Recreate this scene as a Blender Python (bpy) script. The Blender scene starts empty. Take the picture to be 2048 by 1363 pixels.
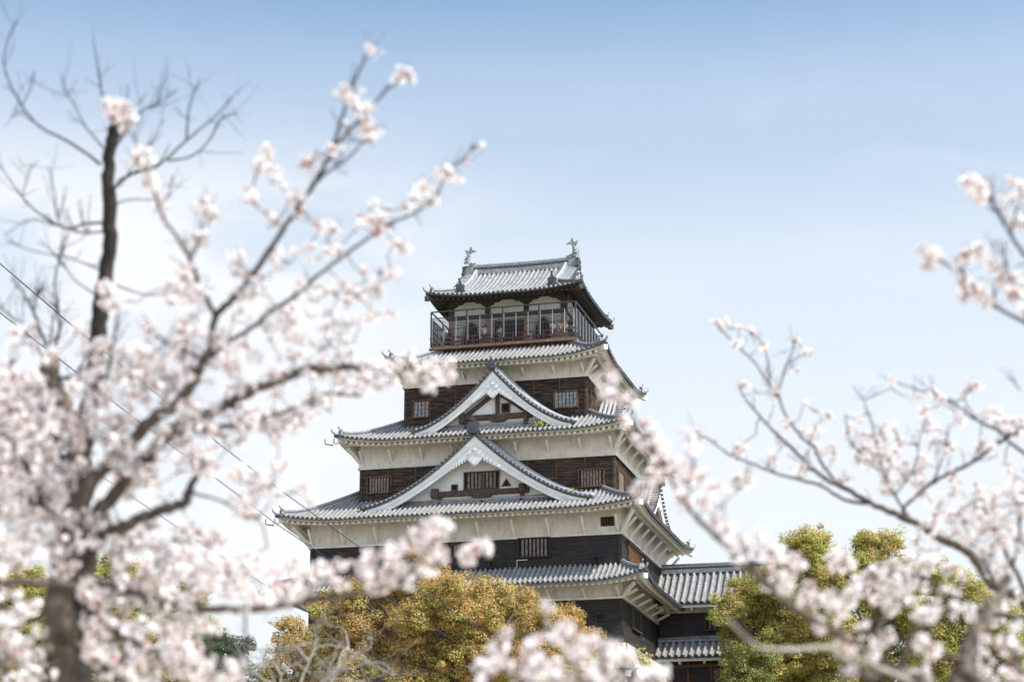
import bpy, math, random
import numpy as np
from mathutils import Vector, Matrix, noise
R = math.radians
scene = bpy.context.scene
col = scene.collection
random.seed(7)
rng = np.random.default_rng(11)

# ------------------------------------------------------------------ camera, sky, sun, exposure
F_PX = 3999.2
PITCH, YAW, ROLL = 0.283844888, -0.256645957, -0.000341572
CAM = np.array([40.2735, -148.1538, -22.9586])
_cy, _sy, _cp, _sp = math.cos(YAW), math.sin(YAW), math.cos(PITCH), math.sin(PITCH)
FW = np.array([_sy * _cp, _cy * _cp, _sp])
_r = np.array([_cy, -_sy, 0.0]); _u = np.cross(_r, FW)
RT = math.cos(ROLL) * _r + math.sin(ROLL) * _u
UP = -math.sin(ROLL) * _r + math.cos(ROLL) * _u
cd = bpy.data.cameras.new('camera'); cam = bpy.data.objects.new('camera', cd); col.objects.link(cam)
cam.matrix_world = Matrix(((RT[0], UP[0], -FW[0], CAM[0]), (RT[1], UP[1], -FW[1], CAM[1]), (RT[2], UP[2], -FW[2], CAM[2]), (0, 0, 0, 1)))
cd.sensor_width = 36.0; cd.lens = 36.0 * F_PX / 2048.0
cd.clip_start = 0.1; cd.clip_end = 6000
cd.dof.use_dof = True; cd.dof.focus_distance = 148.0; cd.dof.aperture_fstop = 2.1
scene.camera = cam

SUN_EL, SUN_ROT = 50.0, 100.0
world = bpy.data.worlds.new('World'); scene.world = world; world.use_nodes = True
wn = world.node_tree; wl = wn.links
bg = wn.nodes['Background']
sky = wn.nodes.new('ShaderNodeTexSky'); sky.sky_type = 'NISHITA'; sky.sun_disc = False
sky.sun_elevation = R(SUN_EL); sky.sun_rotation = R(SUN_ROT)
sky.air_density = 1.0; sky.dust_density = 1.6; sky.ozone_density = 1.6
geo = wn.nodes.new('ShaderNodeNewGeometry')
dirn = wn.nodes.new('ShaderNodeTexCoord')
sep = wn.nodes.new('ShaderNodeSeparateXYZ'); wl.new(dirn.outputs['Generated'], sep.inputs[0])
def wmath(op, a, b=None, c=None, clamp=False):
    n = wn.nodes.new('ShaderNodeMath'); n.operation = op; n.use_clamp = clamp
    for i, v in enumerate((a, b, c)):
        if v is None: continue
        if isinstance(v, (int, float)): n.inputs[i].default_value = v
        else: wl.new(v, n.inputs[i])
    return n.outputs[0]
# thin haze towards the horizon and soft fair-weather clouds, as functions of the direction in the sky
def wramp(v, stops):
    n = wn.nodes.new('ShaderNodeValToRGB'); n.color_ramp.interpolation = 'EASE'
    e = n.color_ramp.elements
    while len(e) < len(stops): e.new(0.5)
    for k, (p, val) in enumerate(stops):
        e[k].position = p; e[k].color = (val, val, val, 1)
    wl.new(v, n.inputs[0]); return n.outputs[0]
haze_f = wramp(sep.outputs['Z'], [(0.0, 0.97), (0.20, 0.93), (0.30, 0.74), (0.38, 0.42), (0.46, 0.05)])
mp = wn.nodes.new('ShaderNodeMapping'); mp.inputs['Scale'].default_value = (3.0, 3.0, 6.5); mp.inputs['Location'].default_value = (3.25, 0.4, 0.1)
wl.new(dirn.outputs['Generated'], mp.inputs[0])
cn = wn.nodes.new('ShaderNodeTexNoise'); cn.inputs['Scale'].default_value = 2.3; cn.inputs['Detail'].default_value = 7; cn.inputs['Roughness'].default_value = 0.52; cn.inputs['Distortion'].default_value = 0.35
wl.new(mp.outputs[0], cn.inputs['Vector'])
cl = wramp(cn.outputs['Fac'], [(0.36, 0.0), (0.56, 0.95)])
az = wmath('ARCTAN2', sep.outputs['X'], sep.outputs['Y'])
west = wramp(wmath('MULTIPLY_ADD', az, -1.0, 0.0), [(0.0, 0.0), (0.20, 0.0), (0.40, 1.0)])
low = wramp(sep.outputs['Z'], [(0.32, 1.0), (0.40, 0.0)])
cn2 = wn.nodes.new('ShaderNodeTexNoise'); cn2.inputs['Scale'].default_value = 4.2; cn2.inputs['Detail'].default_value = 6; cn2.inputs['Roughness'].default_value = 0.55; cn2.inputs['Distortion'].default_value = 0.8
mp2 = wn.nodes.new('ShaderNodeMapping'); mp2.inputs['Scale'].default_value = (2.0, 2.0, 7.0); mp2.inputs['Rotation'].default_value = (0.25, 0.1, 0.4); wl.new(dirn.outputs['Generated'], mp2.inputs[0]); wl.new(mp2.outputs[0], cn2.inputs['Vector'])
wisp = wmath('MULTIPLY', wmath('MULTIPLY', wramp(cn2.outputs['Fac'], [(0.46, 0.0), (0.80, 1.0)]), 0.16), wramp(sep.outputs['Z'], [(0.36, 1.0), (0.42, 0.1)]))
cf = wmath('MAXIMUM', wmath('MULTIPLY', wmath('MULTIPLY', cl, west), low), wisp)
mix1 = wn.nodes.new('ShaderNodeMix'); mix1.data_type = 'RGBA'
tint = wn.nodes.new('ShaderNodeMix'); tint.data_type = 'RGBA'; tint.blend_type = 'MULTIPLY'; tint.inputs[0].default_value = 1; wl.new(sky.outputs[0], tint.inputs[6]); tint.inputs[7].default_value = (0.60, 0.73, 0.73, 1)
wl.new(haze_f, mix1.inputs[0]); wl.new(tint.outputs[2], mix1.inputs[6]); mix1.inputs[7].default_value = (3.30, 3.45, 3.63, 1)
mix2 = wn.nodes.new('ShaderNodeMix'); mix2.data_type = 'RGBA'
wl.new(cf, mix2.inputs[0]); wl.new(mix1.outputs[2], mix2.inputs[6]); mix2.inputs[7].default_value = (3.45, 3.52, 3.66, 1)
# added fill light: sky brightened sunward and behind the camera for the shaded front
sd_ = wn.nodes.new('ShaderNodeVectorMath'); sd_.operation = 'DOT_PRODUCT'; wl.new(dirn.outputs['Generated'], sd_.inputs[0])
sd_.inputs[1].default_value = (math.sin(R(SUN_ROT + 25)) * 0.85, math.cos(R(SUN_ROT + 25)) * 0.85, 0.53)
sky_fill = wramp(sd_.outputs['Value'], [(0.12, 0.0), (0.85, 1.0)])
gm = wmath('MULTIPLY_ADD', sky_fill, 1.15, 1.0)
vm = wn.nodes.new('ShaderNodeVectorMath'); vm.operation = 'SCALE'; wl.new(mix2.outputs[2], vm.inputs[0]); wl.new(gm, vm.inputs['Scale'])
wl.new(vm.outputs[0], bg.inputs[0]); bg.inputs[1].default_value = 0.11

sd = bpy.data.lights.new('sun', 'SUN'); sd.energy = 2.9; sd.angle = R(0.5); sd.color = (1.0, 0.955, 0.89)
sun = bpy.data.objects.new('sun', sd); col.objects.link(sun)
sv = Vector((math.sin(R(SUN_ROT)) * math.cos(R(SUN_EL)), math.cos(R(SUN_ROT)) * math.cos(R(SUN_EL)), math.sin(R(SUN_EL))))
sun.rotation_euler = sv.to_track_quat('Z', 'Y').to_euler(); sun.location = (60, -60, 80)
vs = scene.view_settings; vs.view_transform = 'Standard'; vs.look = 'None'; vs.gamma = 1; vs.use_curve_mapping = False
vs.exposure = 1.38

# ------------------------------------------------------------------ helpers
def tag(o, label=None, cat=None, group=None, kind=None):
    if label: o['label'] = label
    if cat: o['category'] = cat
    if group: o['group'] = group
    if kind: o['kind'] = kind
    return o
def empty(name, loc, label=None, cat=None, group=None):
    o = bpy.data.objects.new(name, None); col.objects.link(o); o.location = loc; o.empty_display_size = 0.2
    return tag(o, label, cat, group)
def at(px, py, d):
    """the point d metres from the camera in the direction of a picture point"""
    v = FW + RT * (px - 1024) / F_PX - UP * (py - 681.5) / F_PX
    return CAM + v / np.linalg.norm(v) * d
def at_y(px, py, Y):
    v = FW + RT * (px - 1024) / F_PX - UP * (py - 681.5) / F_PX
    return CAM + v * (Y - CAM[1]) / v[1]

class MB:
    def __init__(s): s.v = []; s.f = []; s.m = []; s.s = []
    def add(s, pts): n = len(s.v); s.v.extend([tuple(float(c) for c in p) for p in pts]); return n
    def face(s, idx, m=0, sm=False): s.f.append(tuple(idx)); s.m.append(m); s.s.append(sm)
    def poly(s, pts, m=0, sm=False): n = s.add(pts); s.face(range(n, n + len(pts)), m, sm)
    def hexa(s, P, m=0):
        n = s.add(P)
        for f in ((0, 3, 2, 1), (4, 5, 6, 7), (0, 1, 5, 4), (1, 2, 6, 5), (2, 3, 7, 6), (3, 0, 4, 7)): s.face([n + i for i in f], m)
    def box(s, M, u0, u1, w0, w1, z0, z1, m=0):
        s.hexa([M(u0, w0, z0), M(u1, w0, z0), M(u1, w1, z0), M(u0, w1, z0), M(u0, w0, z1), M(u1, w0, z1), M(u1, w1, z1), M(u0, w1, z1)], m)
    def bar(s, a, b, w, h, m=0, up=(0, 0, 1)):
        a = Vector(a); b = Vector(b); d = (b - a).normalized(); up = Vector(up)
        if abs(d.dot(up)) > 0.98: up = Vector((0, 1, 0))
        x = d.cross(up).normalized() * w / 2; y = x.cross(d).normalized() * h / 2
        s.hexa([a - x - y, a + x - y, a + x + y, a - x + y, b - x - y, b + x - y, b + x + y, b - x + y], m)
    def tube(s, pts, rad, sides=6, m=0, cap=True, sm=True, squash=None):
        pts = [Vector(p) for p in pts]; n = len(pts)
        if isinstance(rad, (int, float)): rad = [rad] * n
        t0 = (pts[1] - pts[0]).normalized(); ref = Vector((0, 0, 1)) if abs(t0.z) < 0.9 else Vector((0, 1, 0))
        x = t0.cross(ref).normalized(); rings = []
        for i in range(n):
            t = (pts[min(i + 1, n - 1)] - pts[max(i - 1, 0)]).normalized()
            x = (x - t * x.dot(t)).normalized(); y = t.cross(x)
            q = squash if squash else 1
            rings.append(s.add([pts[i] + (x * math.cos(2 * math.pi * k / sides) * q + y * math.sin(2 * math.pi * k / sides)) * rad[i] for k in range(sides)]))
        for i in range(n - 1):
            for k in range(sides):
                k2 = (k + 1) % sides
                s.face((rings[i] + k, rings[i] + k2, rings[i + 1] + k2, rings[i + 1] + k), m, sm)
        if cap:
            s.face([rings[0] + k for k in range(sides)][::-1], m); s.face([rings[-1] + k for k in range(sides)], m)
    def disc(s, M, u, z, w0, w1, r, m=0, n=14):
        """a cylinder along w"""
        a = s.add([M(u + r * math.cos(2 * math.pi * k / n), w1, z + r * math.sin(2 * math.pi * k / n)) for k in range(n)])
        b = s.add([M(u + r * math.cos(2 * math.pi * k / n), w0, z + r * math.sin(2 * math.pi * k / n)) for k in range(n)])
        s.face([a + k for k in range(n)], m); s.face([b + k for k in range(n)][::-1], m)
        for k in range(n): s.face((a + k, a + (k + 1) % n, b + (k + 1) % n, b + k), m)
    def extrude(s, M, outline, w0, w1, m=0):
        n = len(outline)
        a = s.add([M(u, w1, z) for u, z in outline]); b = s.add([M(u, w0, z) for u, z in outline])
        s.face([a + k for k in range(n)], m); s.face([b + k for k in range(n)][::-1], m)
        for k in range(n): s.face((a + k, a + (k + 1) % n, b + (k + 1) % n, b + k), m)
    def build(s, name, mats, parent=None):
        me = bpy.data.meshes.new(name)
        org = Vector((0, 0, 0))
        me.from_pydata(s.v, [], s.f)
        for m in (mats if isinstance(mats, (list, tuple)) else [mats]): me.materials.append(m)
        me.polygons.foreach_set('material_index', s.m); me.polygons.foreach_set('use_smooth', s.s); me.update()
        o = bpy.data.objects.new(name, me); col.objects.link(o)
        if parent is not None:
            o.parent = parent
            p = parent; M = Matrix.Identity(4)
            chain = []
            while p is not None: chain.append(p); p = p.parent
            loc = Vector((0, 0, 0))
            for p in chain: loc += Vector(p.location)
            o.location = -loc
        return o
def quads_mesh(name, V, mats, midx, parent, smooth=False):
    """V: (n,4,3) quads"""
    n = len(V); me = bpy.data.meshes.new(name)
    me.vertices.add(n * 4); me.vertices.foreach_set('co', V.reshape(-1).astype(np.float32))
    me.loops.add(n * 4); me.loops.foreach_set('vertex_index', np.arange(n * 4, dtype=np.int32))
    me.polygons.add(n); me.polygons.foreach_set('loop_start', np.arange(0, n * 4, 4, dtype=np.int32)); me.polygons.foreach_set('loop_total', np.full(n, 4, dtype=np.int32))
    for m in mats: me.materials.append(m)
    me.polygons.foreach_set('material_index', midx.astype(np.int32)); me.update(calc_edges=True)
    o = bpy.data.objects.new(name, me); col.objects.link(o)
    if parent is not None: o.parent = parent; o.location = -Vector(parent.location)
    return o

# ------------------------------------------------------------------ materials
def mat(name, c1, c2=None, scale=1.0, stretch=(1, 1, 1), rough=0.8, detail=5, lo=0.35, hi=0.65, bump=0.0, bscale=None, spec=0.3, c3=None, scale3=0.3, lo3=0.5, hi3=0.7, metallic=0):
    m = bpy.data.materials.new(name); m.use_nodes = True; nt = m.node_tree; L = nt.links
    b = nt.nodes['Principled BSDF']; b.inputs['Roughness'].default_value = rough; b.inputs['Specular IOR Level'].default_value = spec; b.inputs['Metallic'].default_value = metallic
    if c2 is None: b.inputs['Base Color'].default_value = (*c1, 1)
    tc = nt.nodes.new('ShaderNodeNewGeometry'); mp = nt.nodes.new('ShaderNodeMapping'); mp.inputs['Scale'].default_value = stretch
    L.new(tc.outputs['Position'], mp.inputs[0])
    def nz(sc, d=detail):
        n = nt.nodes.new('ShaderNodeTexNoise'); n.inputs['Scale'].default_value = sc; n.inputs['Detail'].default_value = d; n.inputs['Roughness'].default_value = 0.6
        L.new(mp.outputs[0], n.inputs['Vector']); return n.outputs['Fac']
    def rmp(v, a, z):
        n = nt.nodes.new('ShaderNodeMapRange'); n.inputs[1].default_value = a; n.inputs[2].default_value = z; L.new(v, n.inputs[0]); return n.outputs[0]
    if c2 is not None:
        mx = nt.nodes.new('ShaderNodeMix'); mx.data_type = 'RGBA'; mx.inputs[6].default_value = (*c1, 1); mx.inputs[7].default_value = (*c2, 1)
        L.new(rmp(nz(scale), lo, hi), mx.inputs[0]); out = mx.outputs[2]
        if c3 is not None:
            m2 = nt.nodes.new('ShaderNodeMix'); m2.data_type = 'RGBA'; m2.inputs[7].default_value = (*c3, 1)
            L.new(out, m2.inputs[6]); L.new(rmp(nz(scale3), lo3, hi3), m2.inputs[0]); out = m2.outputs[2]
        L.new(out, b.inputs['Base Color'])
    if bump:
        bp = nt.nodes.new('ShaderNodeBump'); bp.inputs['Strength'].default_value = bump; bp.inputs['Distance'].default_value = 0.05
        L.new(nz(bscale or scale * 3), bp.inputs['Height']); L.new(bp.outputs[0], b.inputs['Normal'])
    return m
def leafmat(name, c1, c2, trans=0.35, scale=2.0):
    m = mat(name, c1, c2, scale=scale, rough=0.6, spec=0.25); nt = m.node_tree; L = nt.links
    b = nt.nodes['Principled BSDF']; out = nt.nodes['Material Output']
    tr = nt.nodes.new('ShaderNodeBsdfTranslucent'); mx = nt.nodes.new('ShaderNodeMixShader'); mx.inputs[0].default_value = trans
    src = b.inputs['Base Color'].links[0].from_socket; L.new(src, tr.inputs[0])
    L.new(b.outputs[0], mx.inputs[1]); L.new(tr.outputs[0], mx.inputs[2]); L.new(mx.outputs[0], out.inputs[0])
    return m
TILE = mat('tile_grey', (0.30, 0.28, 0.272), (0.195, 0.183, 0.178), scale=2.9, rough=0.6, lo=0.3, hi=0.7, c3=(0.15, 0.145, 0.14), scale3=5.0, lo3=0.54, hi3=0.70, spec=0.4)
TILEP = mat('tile_pale', (0.30, 0.30, 0.31), (0.21, 0.21, 0.22), scale=3.0, rough=0.55, spec=0.4, c3=(0.2, 0.2, 0.2), scale3=6.0, lo3=0.58, hi3=0.74)
TILEB = mat('tile_weathered', (0.24, 0.225, 0.215), (0.16, 0.15, 0.145), scale=4.0, rough=0.65)
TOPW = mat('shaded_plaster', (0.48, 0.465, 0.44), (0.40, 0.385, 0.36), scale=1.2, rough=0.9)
VALLEY = mat('tile_valley', (0.11, 0.11, 0.115), (0.20, 0.195, 0.19), scale=3.0, rough=0.7)
TDARK = mat('tile_dark', (0.032, 0.036, 0.044), (0.07, 0.074, 0.082), scale=6.0, rough=0.5, spec=0.4)
RIDGE = mat('ridge_tile', (0.13, 0.135, 0.145), (0.26, 0.26, 0.265), scale=5.0, rough=0.55)
FISH = mat('fish_tile', (0.26, 0.265, 0.27), (0.14, 0.145, 0.15), scale=6.0, rough=0.6)
PLASTER = mat('white_plaster', (0.52, 0.49, 0.45), (0.435, 0.405, 0.36), scale=1.1, stretch=(1.3, 1.3, 0.5), rough=0.9, lo=0.4, hi=0.75, c3=(0.31, 0.29, 0.255), scale3=2.4, lo3=0.50, hi3=0.80)
WHITE = mat('lime_white', (0.58, 0.58, 0.58), (0.49, 0.49, 0.485), scale=1.4, rough=0.85, lo=0.4, hi=0.75)
EAVEW = mat('eave_white', (0.58, 0.55, 0.50), (0.49, 0.46, 0.41), scale=1.5, rough=0.9)
WOODB = mat('weathered_boards', (0.022, 0.015, 0.012), (0.125, 0.072, 0.042), scale=1.0, stretch=(1.3, 1.3, 14), rough=0.75, lo=0.44, hi=0.70, c3=(0.012, 0.010, 0.010), scale3=0.55, lo3=0.46, hi3=0.62)
WOODO = mat('orange_batten', (0.15, 0.070, 0.030), (0.05, 0.025, 0.014), scale=3.0, rough=0.75)
WOODK = mat('black_boards', (0.012, 0.0105, 0.0105), (0.040, 0.031, 0.027), scale=0.8, stretch=(1.5, 1.5, 12), rough=0.7, lo=0.4, hi=0.75)
WOODD = mat('dark_beam', (0.035, 0.025, 0.02), (0.075, 0.05, 0.038), scale=3.0, rough=0.8)
WOODS = mat('soffit_wood', (0.03, 0.024, 0.021), (0.055, 0.045, 0.04), scale=3.0, rough=0.85)
WOODL = mat('grey_slat', (0.20, 0.165, 0.14), (0.085, 0.062, 0.05), scale=5.0, rough=0.8)
RAIL = mat('red_brown_rail', (0.17, 0.045, 0.03), (0.11, 0.032, 0.024), scale=4.0, rough=0.6)
RAILG = mat('bare_wood_rail', (0.25, 0.17, 0.12), (0.16, 0.105, 0.075), scale=4.0, rough=0.75)
FLOORW = mat('balcony_boards', (0.24, 0.145, 0.10), (0.14, 0.085, 0.062), scale=3.0, rough=0.8)
IRON = mat('dark_iron', (0.03, 0.032, 0.036), rough=0.5, spec=0.5)
GALV = mat('galvanised', (0.40, 0.41, 0.43), rough=0.4, spec=0.5)
PANE = mat('pale_pane', (0.20, 0.245, 0.265), (0.12, 0.15, 0.17), scale=3.0, rough=0.25, spec=0.6)
HOLE = mat('dark_opening', (0.010, 0.010, 0.012), rough=0.9)
BELLW = mat('bell_frame', (0.40, 0.26, 0.16), (0.27, 0.165, 0.10), scale=5.0, rough=0.7)
STONE = mat('base_stone', (0.36, 0.30, 0.235), (0.24, 0.20, 0.165), scale=0.8, rough=0.95, bump=0.6, bscale=4.0, c3=(0.42, 0.38, 0.32), scale3=1.7, lo3=0.5, hi3=0.7)
GRASS = mat('hill_ground', (0.42, 0.37, 0.29), (0.30, 0.27, 0.18), scale=0.6, rough=0.95)
BARK = mat('cherry_bark', (0.155, 0.12, 0.094), (0.07, 0.053, 0.043), scale=9.0, stretch=(1, 1, 0.5), rough=0.9, bump=0.8, bscale=26.0, c3=(0.26, 0.23, 0.19), scale3=14.0, lo3=0.56, hi3=0.72)
TWIG = mat('twig_bark', (0.085, 0.058, 0.055), (0.05, 0.036, 0.036), scale=8.0, rough=0.85)
BARKD = mat('dark_bark', (0.022, 0.018, 0.016), (0.044, 0.036, 0.031), scale=10.0, rough=0.95, bump=0.6, bscale=30.0)
BARKG = mat('grey_bark', (0.30, 0.27, 0.235), (0.19, 0.165, 0.14), scale=10.0, rough=0.9)
TRUNK = mat('camphor_bark', (0.075, 0.06, 0.05), (0.13, 0.10, 0.085), scale=3.0, rough=0.95)
PETAL = leafmat('petal', (0.88, 0.85, 0.845), (0.85, 0.79, 0.79), trans=0.40, scale=22.0)
CALYX = leafmat('calyx', (0.40, 0.17, 0.14), (0.46, 0.26, 0.18), trans=0.25, scale=18.0)
LORANGE = leafmat('leaf_bronze', (0.50, 0.27, 0.115), (0.42, 0.275, 0.10), trans=0.35)
LGOLD = leafmat('leaf_gold', (0.50, 0.42, 0.13), (0.41, 0.375, 0.105), trans=0.35)
LGREEN = leafmat('leaf_olive', (0.32, 0.325, 0.08), (0.40, 0.385, 0.095), trans=0.35)
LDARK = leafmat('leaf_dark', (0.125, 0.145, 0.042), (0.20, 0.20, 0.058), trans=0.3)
LGREY = leafmat('leaf_greygreen', (0.203, 0.243, 0.121), (0.284, 0.311, 0.149), trans=0.3)
LRED = leafmat('leaf_red', (0.459, 0.101, 0.041), (0.378, 0.135, 0.047), trans=0.35)
CABLE = mat('cable_black', (0.02, 0.02, 0.03), rough=0.6)
SKIN = mat('skin', (0.55, 0.34, 0.25), rough=0.6); HAIR = mat('hair', (0.012, 0.010, 0.010), rough=0.5)

# ------------------------------------------------------------------ ground
def smooth(a, b, x):
    t = min(1, max(0, (x - a) / (b - a))); return t * t * (3 - 2 * t)
def ground_z(x, y):
    d = math.hypot(max(abs(x - 4) - 45, 0), max(abs(y) - 32, 0))
    h = -24.6 + 10.6 * (1 - smooth(0, 30, d))
    return h + 0.35 * noise.noise((x * 0.06, y * 0.06, 0)) * (1 if d > 2 else 0.3)
g = MB(); xs = np.concatenate([[-4000, -1500, -600, -300], np.arange(-150, 151, 6.0), [300, 600, 1500, 4000]])
ys = np.concatenate([[-4000, -1500, -600, -300], np.arange(-190, 121, 6.0), [300, 600, 1500, 4000]])
base = g.add([(x, y, ground_z(x, y)) for y in ys for x in xs]); nx = len(xs)
for j in range(len(ys) - 1):
    for i in range(nx - 1): g.face((base + j * nx + i, base + j * nx + i + 1, base + (j + 1) * nx + i + 1, base + (j + 1) * nx + i), 0, True)
tag(g.build('ground', GRASS), kind='structure')

# ------------------------------------------------------------------ castle
def frame(side, x0, x1, y0, y1):
    if side == 'F': return (lambda u, w, z: (x0 + u, y0 - w, z)), x1 - x0
    if side == 'R': return (lambda u, w, z: (x1 + w, y0 + u, z)), y1 - y0
    if side == 'B': return (lambda u, w, z: (x1 - u, y1 + w, z)), x1 - x0
    return (lambda u, w, z: (x0 - w, y1 - u, z)), y1 - y0
castle = empty('castle_keep', (0, 0, -3.8), 'tall timber castle keep with stacked grey tiled roofs, white eaves and dark boarded storeys', 'castle')

ROW = 0.37; RR = 0.095
def half_row(mb, C, side, up, m=0, r=RR, capm=1, seg=True, cap=True, alt=None):
    """one row of round cover tiles running up the roof along the points C"""
    side = Vector(side); up = Vector(up); K = 5; lift = random.uniform(-0.012, 0.012); r = r * random.uniform(0.94, 1.06); m0 = m; pw = random.choice((0.08, 0.08, 0.2, 0.55))
    C = [Vector(c) + up * lift + side * random.uniform(-0.008, 0.008) for c in C]
    for i in range(len(C) - 1):
        ra, rb = (r * 1.04, r * 0.90) if seg else (r, r)
        m = alt if alt is not None and random.random() < pw else m0
        a = mb.add([Vector(C[i]) + side * math.cos(math.pi * k / (K - 1)) * ra + up * (math.sin(math.pi * k / (K - 1)) * ra * 1.1) for k in range(K)])
        b = mb.add([Vector(C[i + 1]) + side * math.cos(math.pi * k / (K - 1)) * rb + up * (math.sin(math.pi * k / (K - 1)) * rb * 1.1) for k in range(K)])
        for k in range(K - 1): mb.face((a + k, a + k + 1, b + k + 1, b + k), m, True)
    if cap:
        d = (Vector(C[0]) - Vector(C[1])).normalized(); o = Vector(C[0]) + d * 0.05 + up * 0.01; n = 10; rc = r * 1.12
        a = mb.add([o + side * math.cos(2 * math.pi * k / n) * rc + up * math.sin(2 * math.pi * k / n) * rc for k in range(n)])
        b = mb.add([o - d * 0.10 + side * math.cos(2 * math.pi * k / n) * rc + up * math.sin(2 * math.pi * k / n) * rc for k in range(n)])
        mb.face([a + k for k in range(n)], capm)
        for k in range(n): mb.face((a + k, a + (k + 1) % n, b + (k + 1) % n, b + k), capm)

def ridge_bar(mb, pts, w=0.30, h=0.36, top=0.13, ms=(0, 1)):
    """a built-up ridge of flat tiles with a round row on top along pts (points on the roof surface)"""
    pts = [Vector(p) for p in pts]
    for layer, (ww, a, b) in enumerate(((w * 1.25, -0.08, h * 0.45), (w, h * 0.45, h * 0.78), (w * 1.2, h * 0.78, h))):
        rings = []
        for i, p in enumerate(pts):
            t = (pts[min(i + 1, len(pts) - 1)] - pts[max(i - 1, 0)]); t.z = 0; t.normalize(); x = Vector((-t.y, t.x, 0)) * ww / 2
            rings.append(mb.add([p - x + Vector((0, 0, a)), p + x + Vector((0, 0, a)), p + x + Vector((0, 0, b)), p - x + Vector((0, 0, b))]))
        for i in range(len(pts) - 1):
            for k in range(4): mb.face((rings[i] + k, rings[i] + (k + 1) % 4, rings[i + 1] + (k + 1) % 4, rings[i + 1] + k), ms[0] if layer != 1 else ms[1])
        mb.face([rings[0] + k for k in range(4)][::-1], ms[0]); mb.face([rings[-1] + k for k in range(4)], ms[0])
    mb.tube([p + Vector((0, 0, h + top * 0.35)) for p in pts], top, 8, ms[0])

def oni(mb, M, u, w, z, s=1.0, m=0, horn=True, stub=False):
    """demon-tile: shouldered plate with round boss, scroll feet and a bent horn tube above"""
    out = [(-0.40, 0), (-0.46, 0.16), (-0.36, 0.28), (-0.33, 0.52), (-0.40, 0.66), (-0.24, 0.74), (-0.10, 0.80), (0.10, 0.80), (0.24, 0.74), (0.40, 0.66), (0.33, 0.52), (0.36, 0.28), (0.46, 0.16), (0.40, 0)]
    mb.extrude(M, [(u + a * s, z + b * s) for a, b in out], w - 0.10 * s, w + 0.10 * s, m)
    mb.disc(M, u, z + 0.44 * s, w + 0.09 * s, w + 0.15 * s, 0.19 * s, m); mb.disc(M, u, z + 0.44 * s, w + 0.14 * s, w + 0.19 * s, 0.08 * s, m)
    for q in (-1, 1): mb.disc(M, u + q * 0.30 * s, z + 0.17 * s, w + 0.08 * s, w + 0.14 * s, 0.12 * s, m)
    if stub:
        mb.tube([M(u, w - 0.35 * s, z + 0.86 * s), M(u, w + 0.22 * s, z + 0.92 * s)], 0.085 * s, 8, m); mb.disc(M, u, z + 0.92 * s, w + 0.2 * s, w + 0.25 * s, 0.12 * s, m)
    elif horn:
        P = [M(u, w - 0.25 * s, z + 0.82 * s), M(u, w + 0.05 * s, z + 0.88 * s), M(u, w + 0.20 * s, z + 1.00 * s), M(u, w + 0.26 * s, z + 1.16 * s)]
        mb.tube(P, [0.10 * s, 0.10 * s, 0.09 * s, 0.085 * s], 8, m); mb.tube([P[-1], M(u, w + 0.30 * s, z + 1.20 * s)], 0.115 * s, 8, m)

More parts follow.
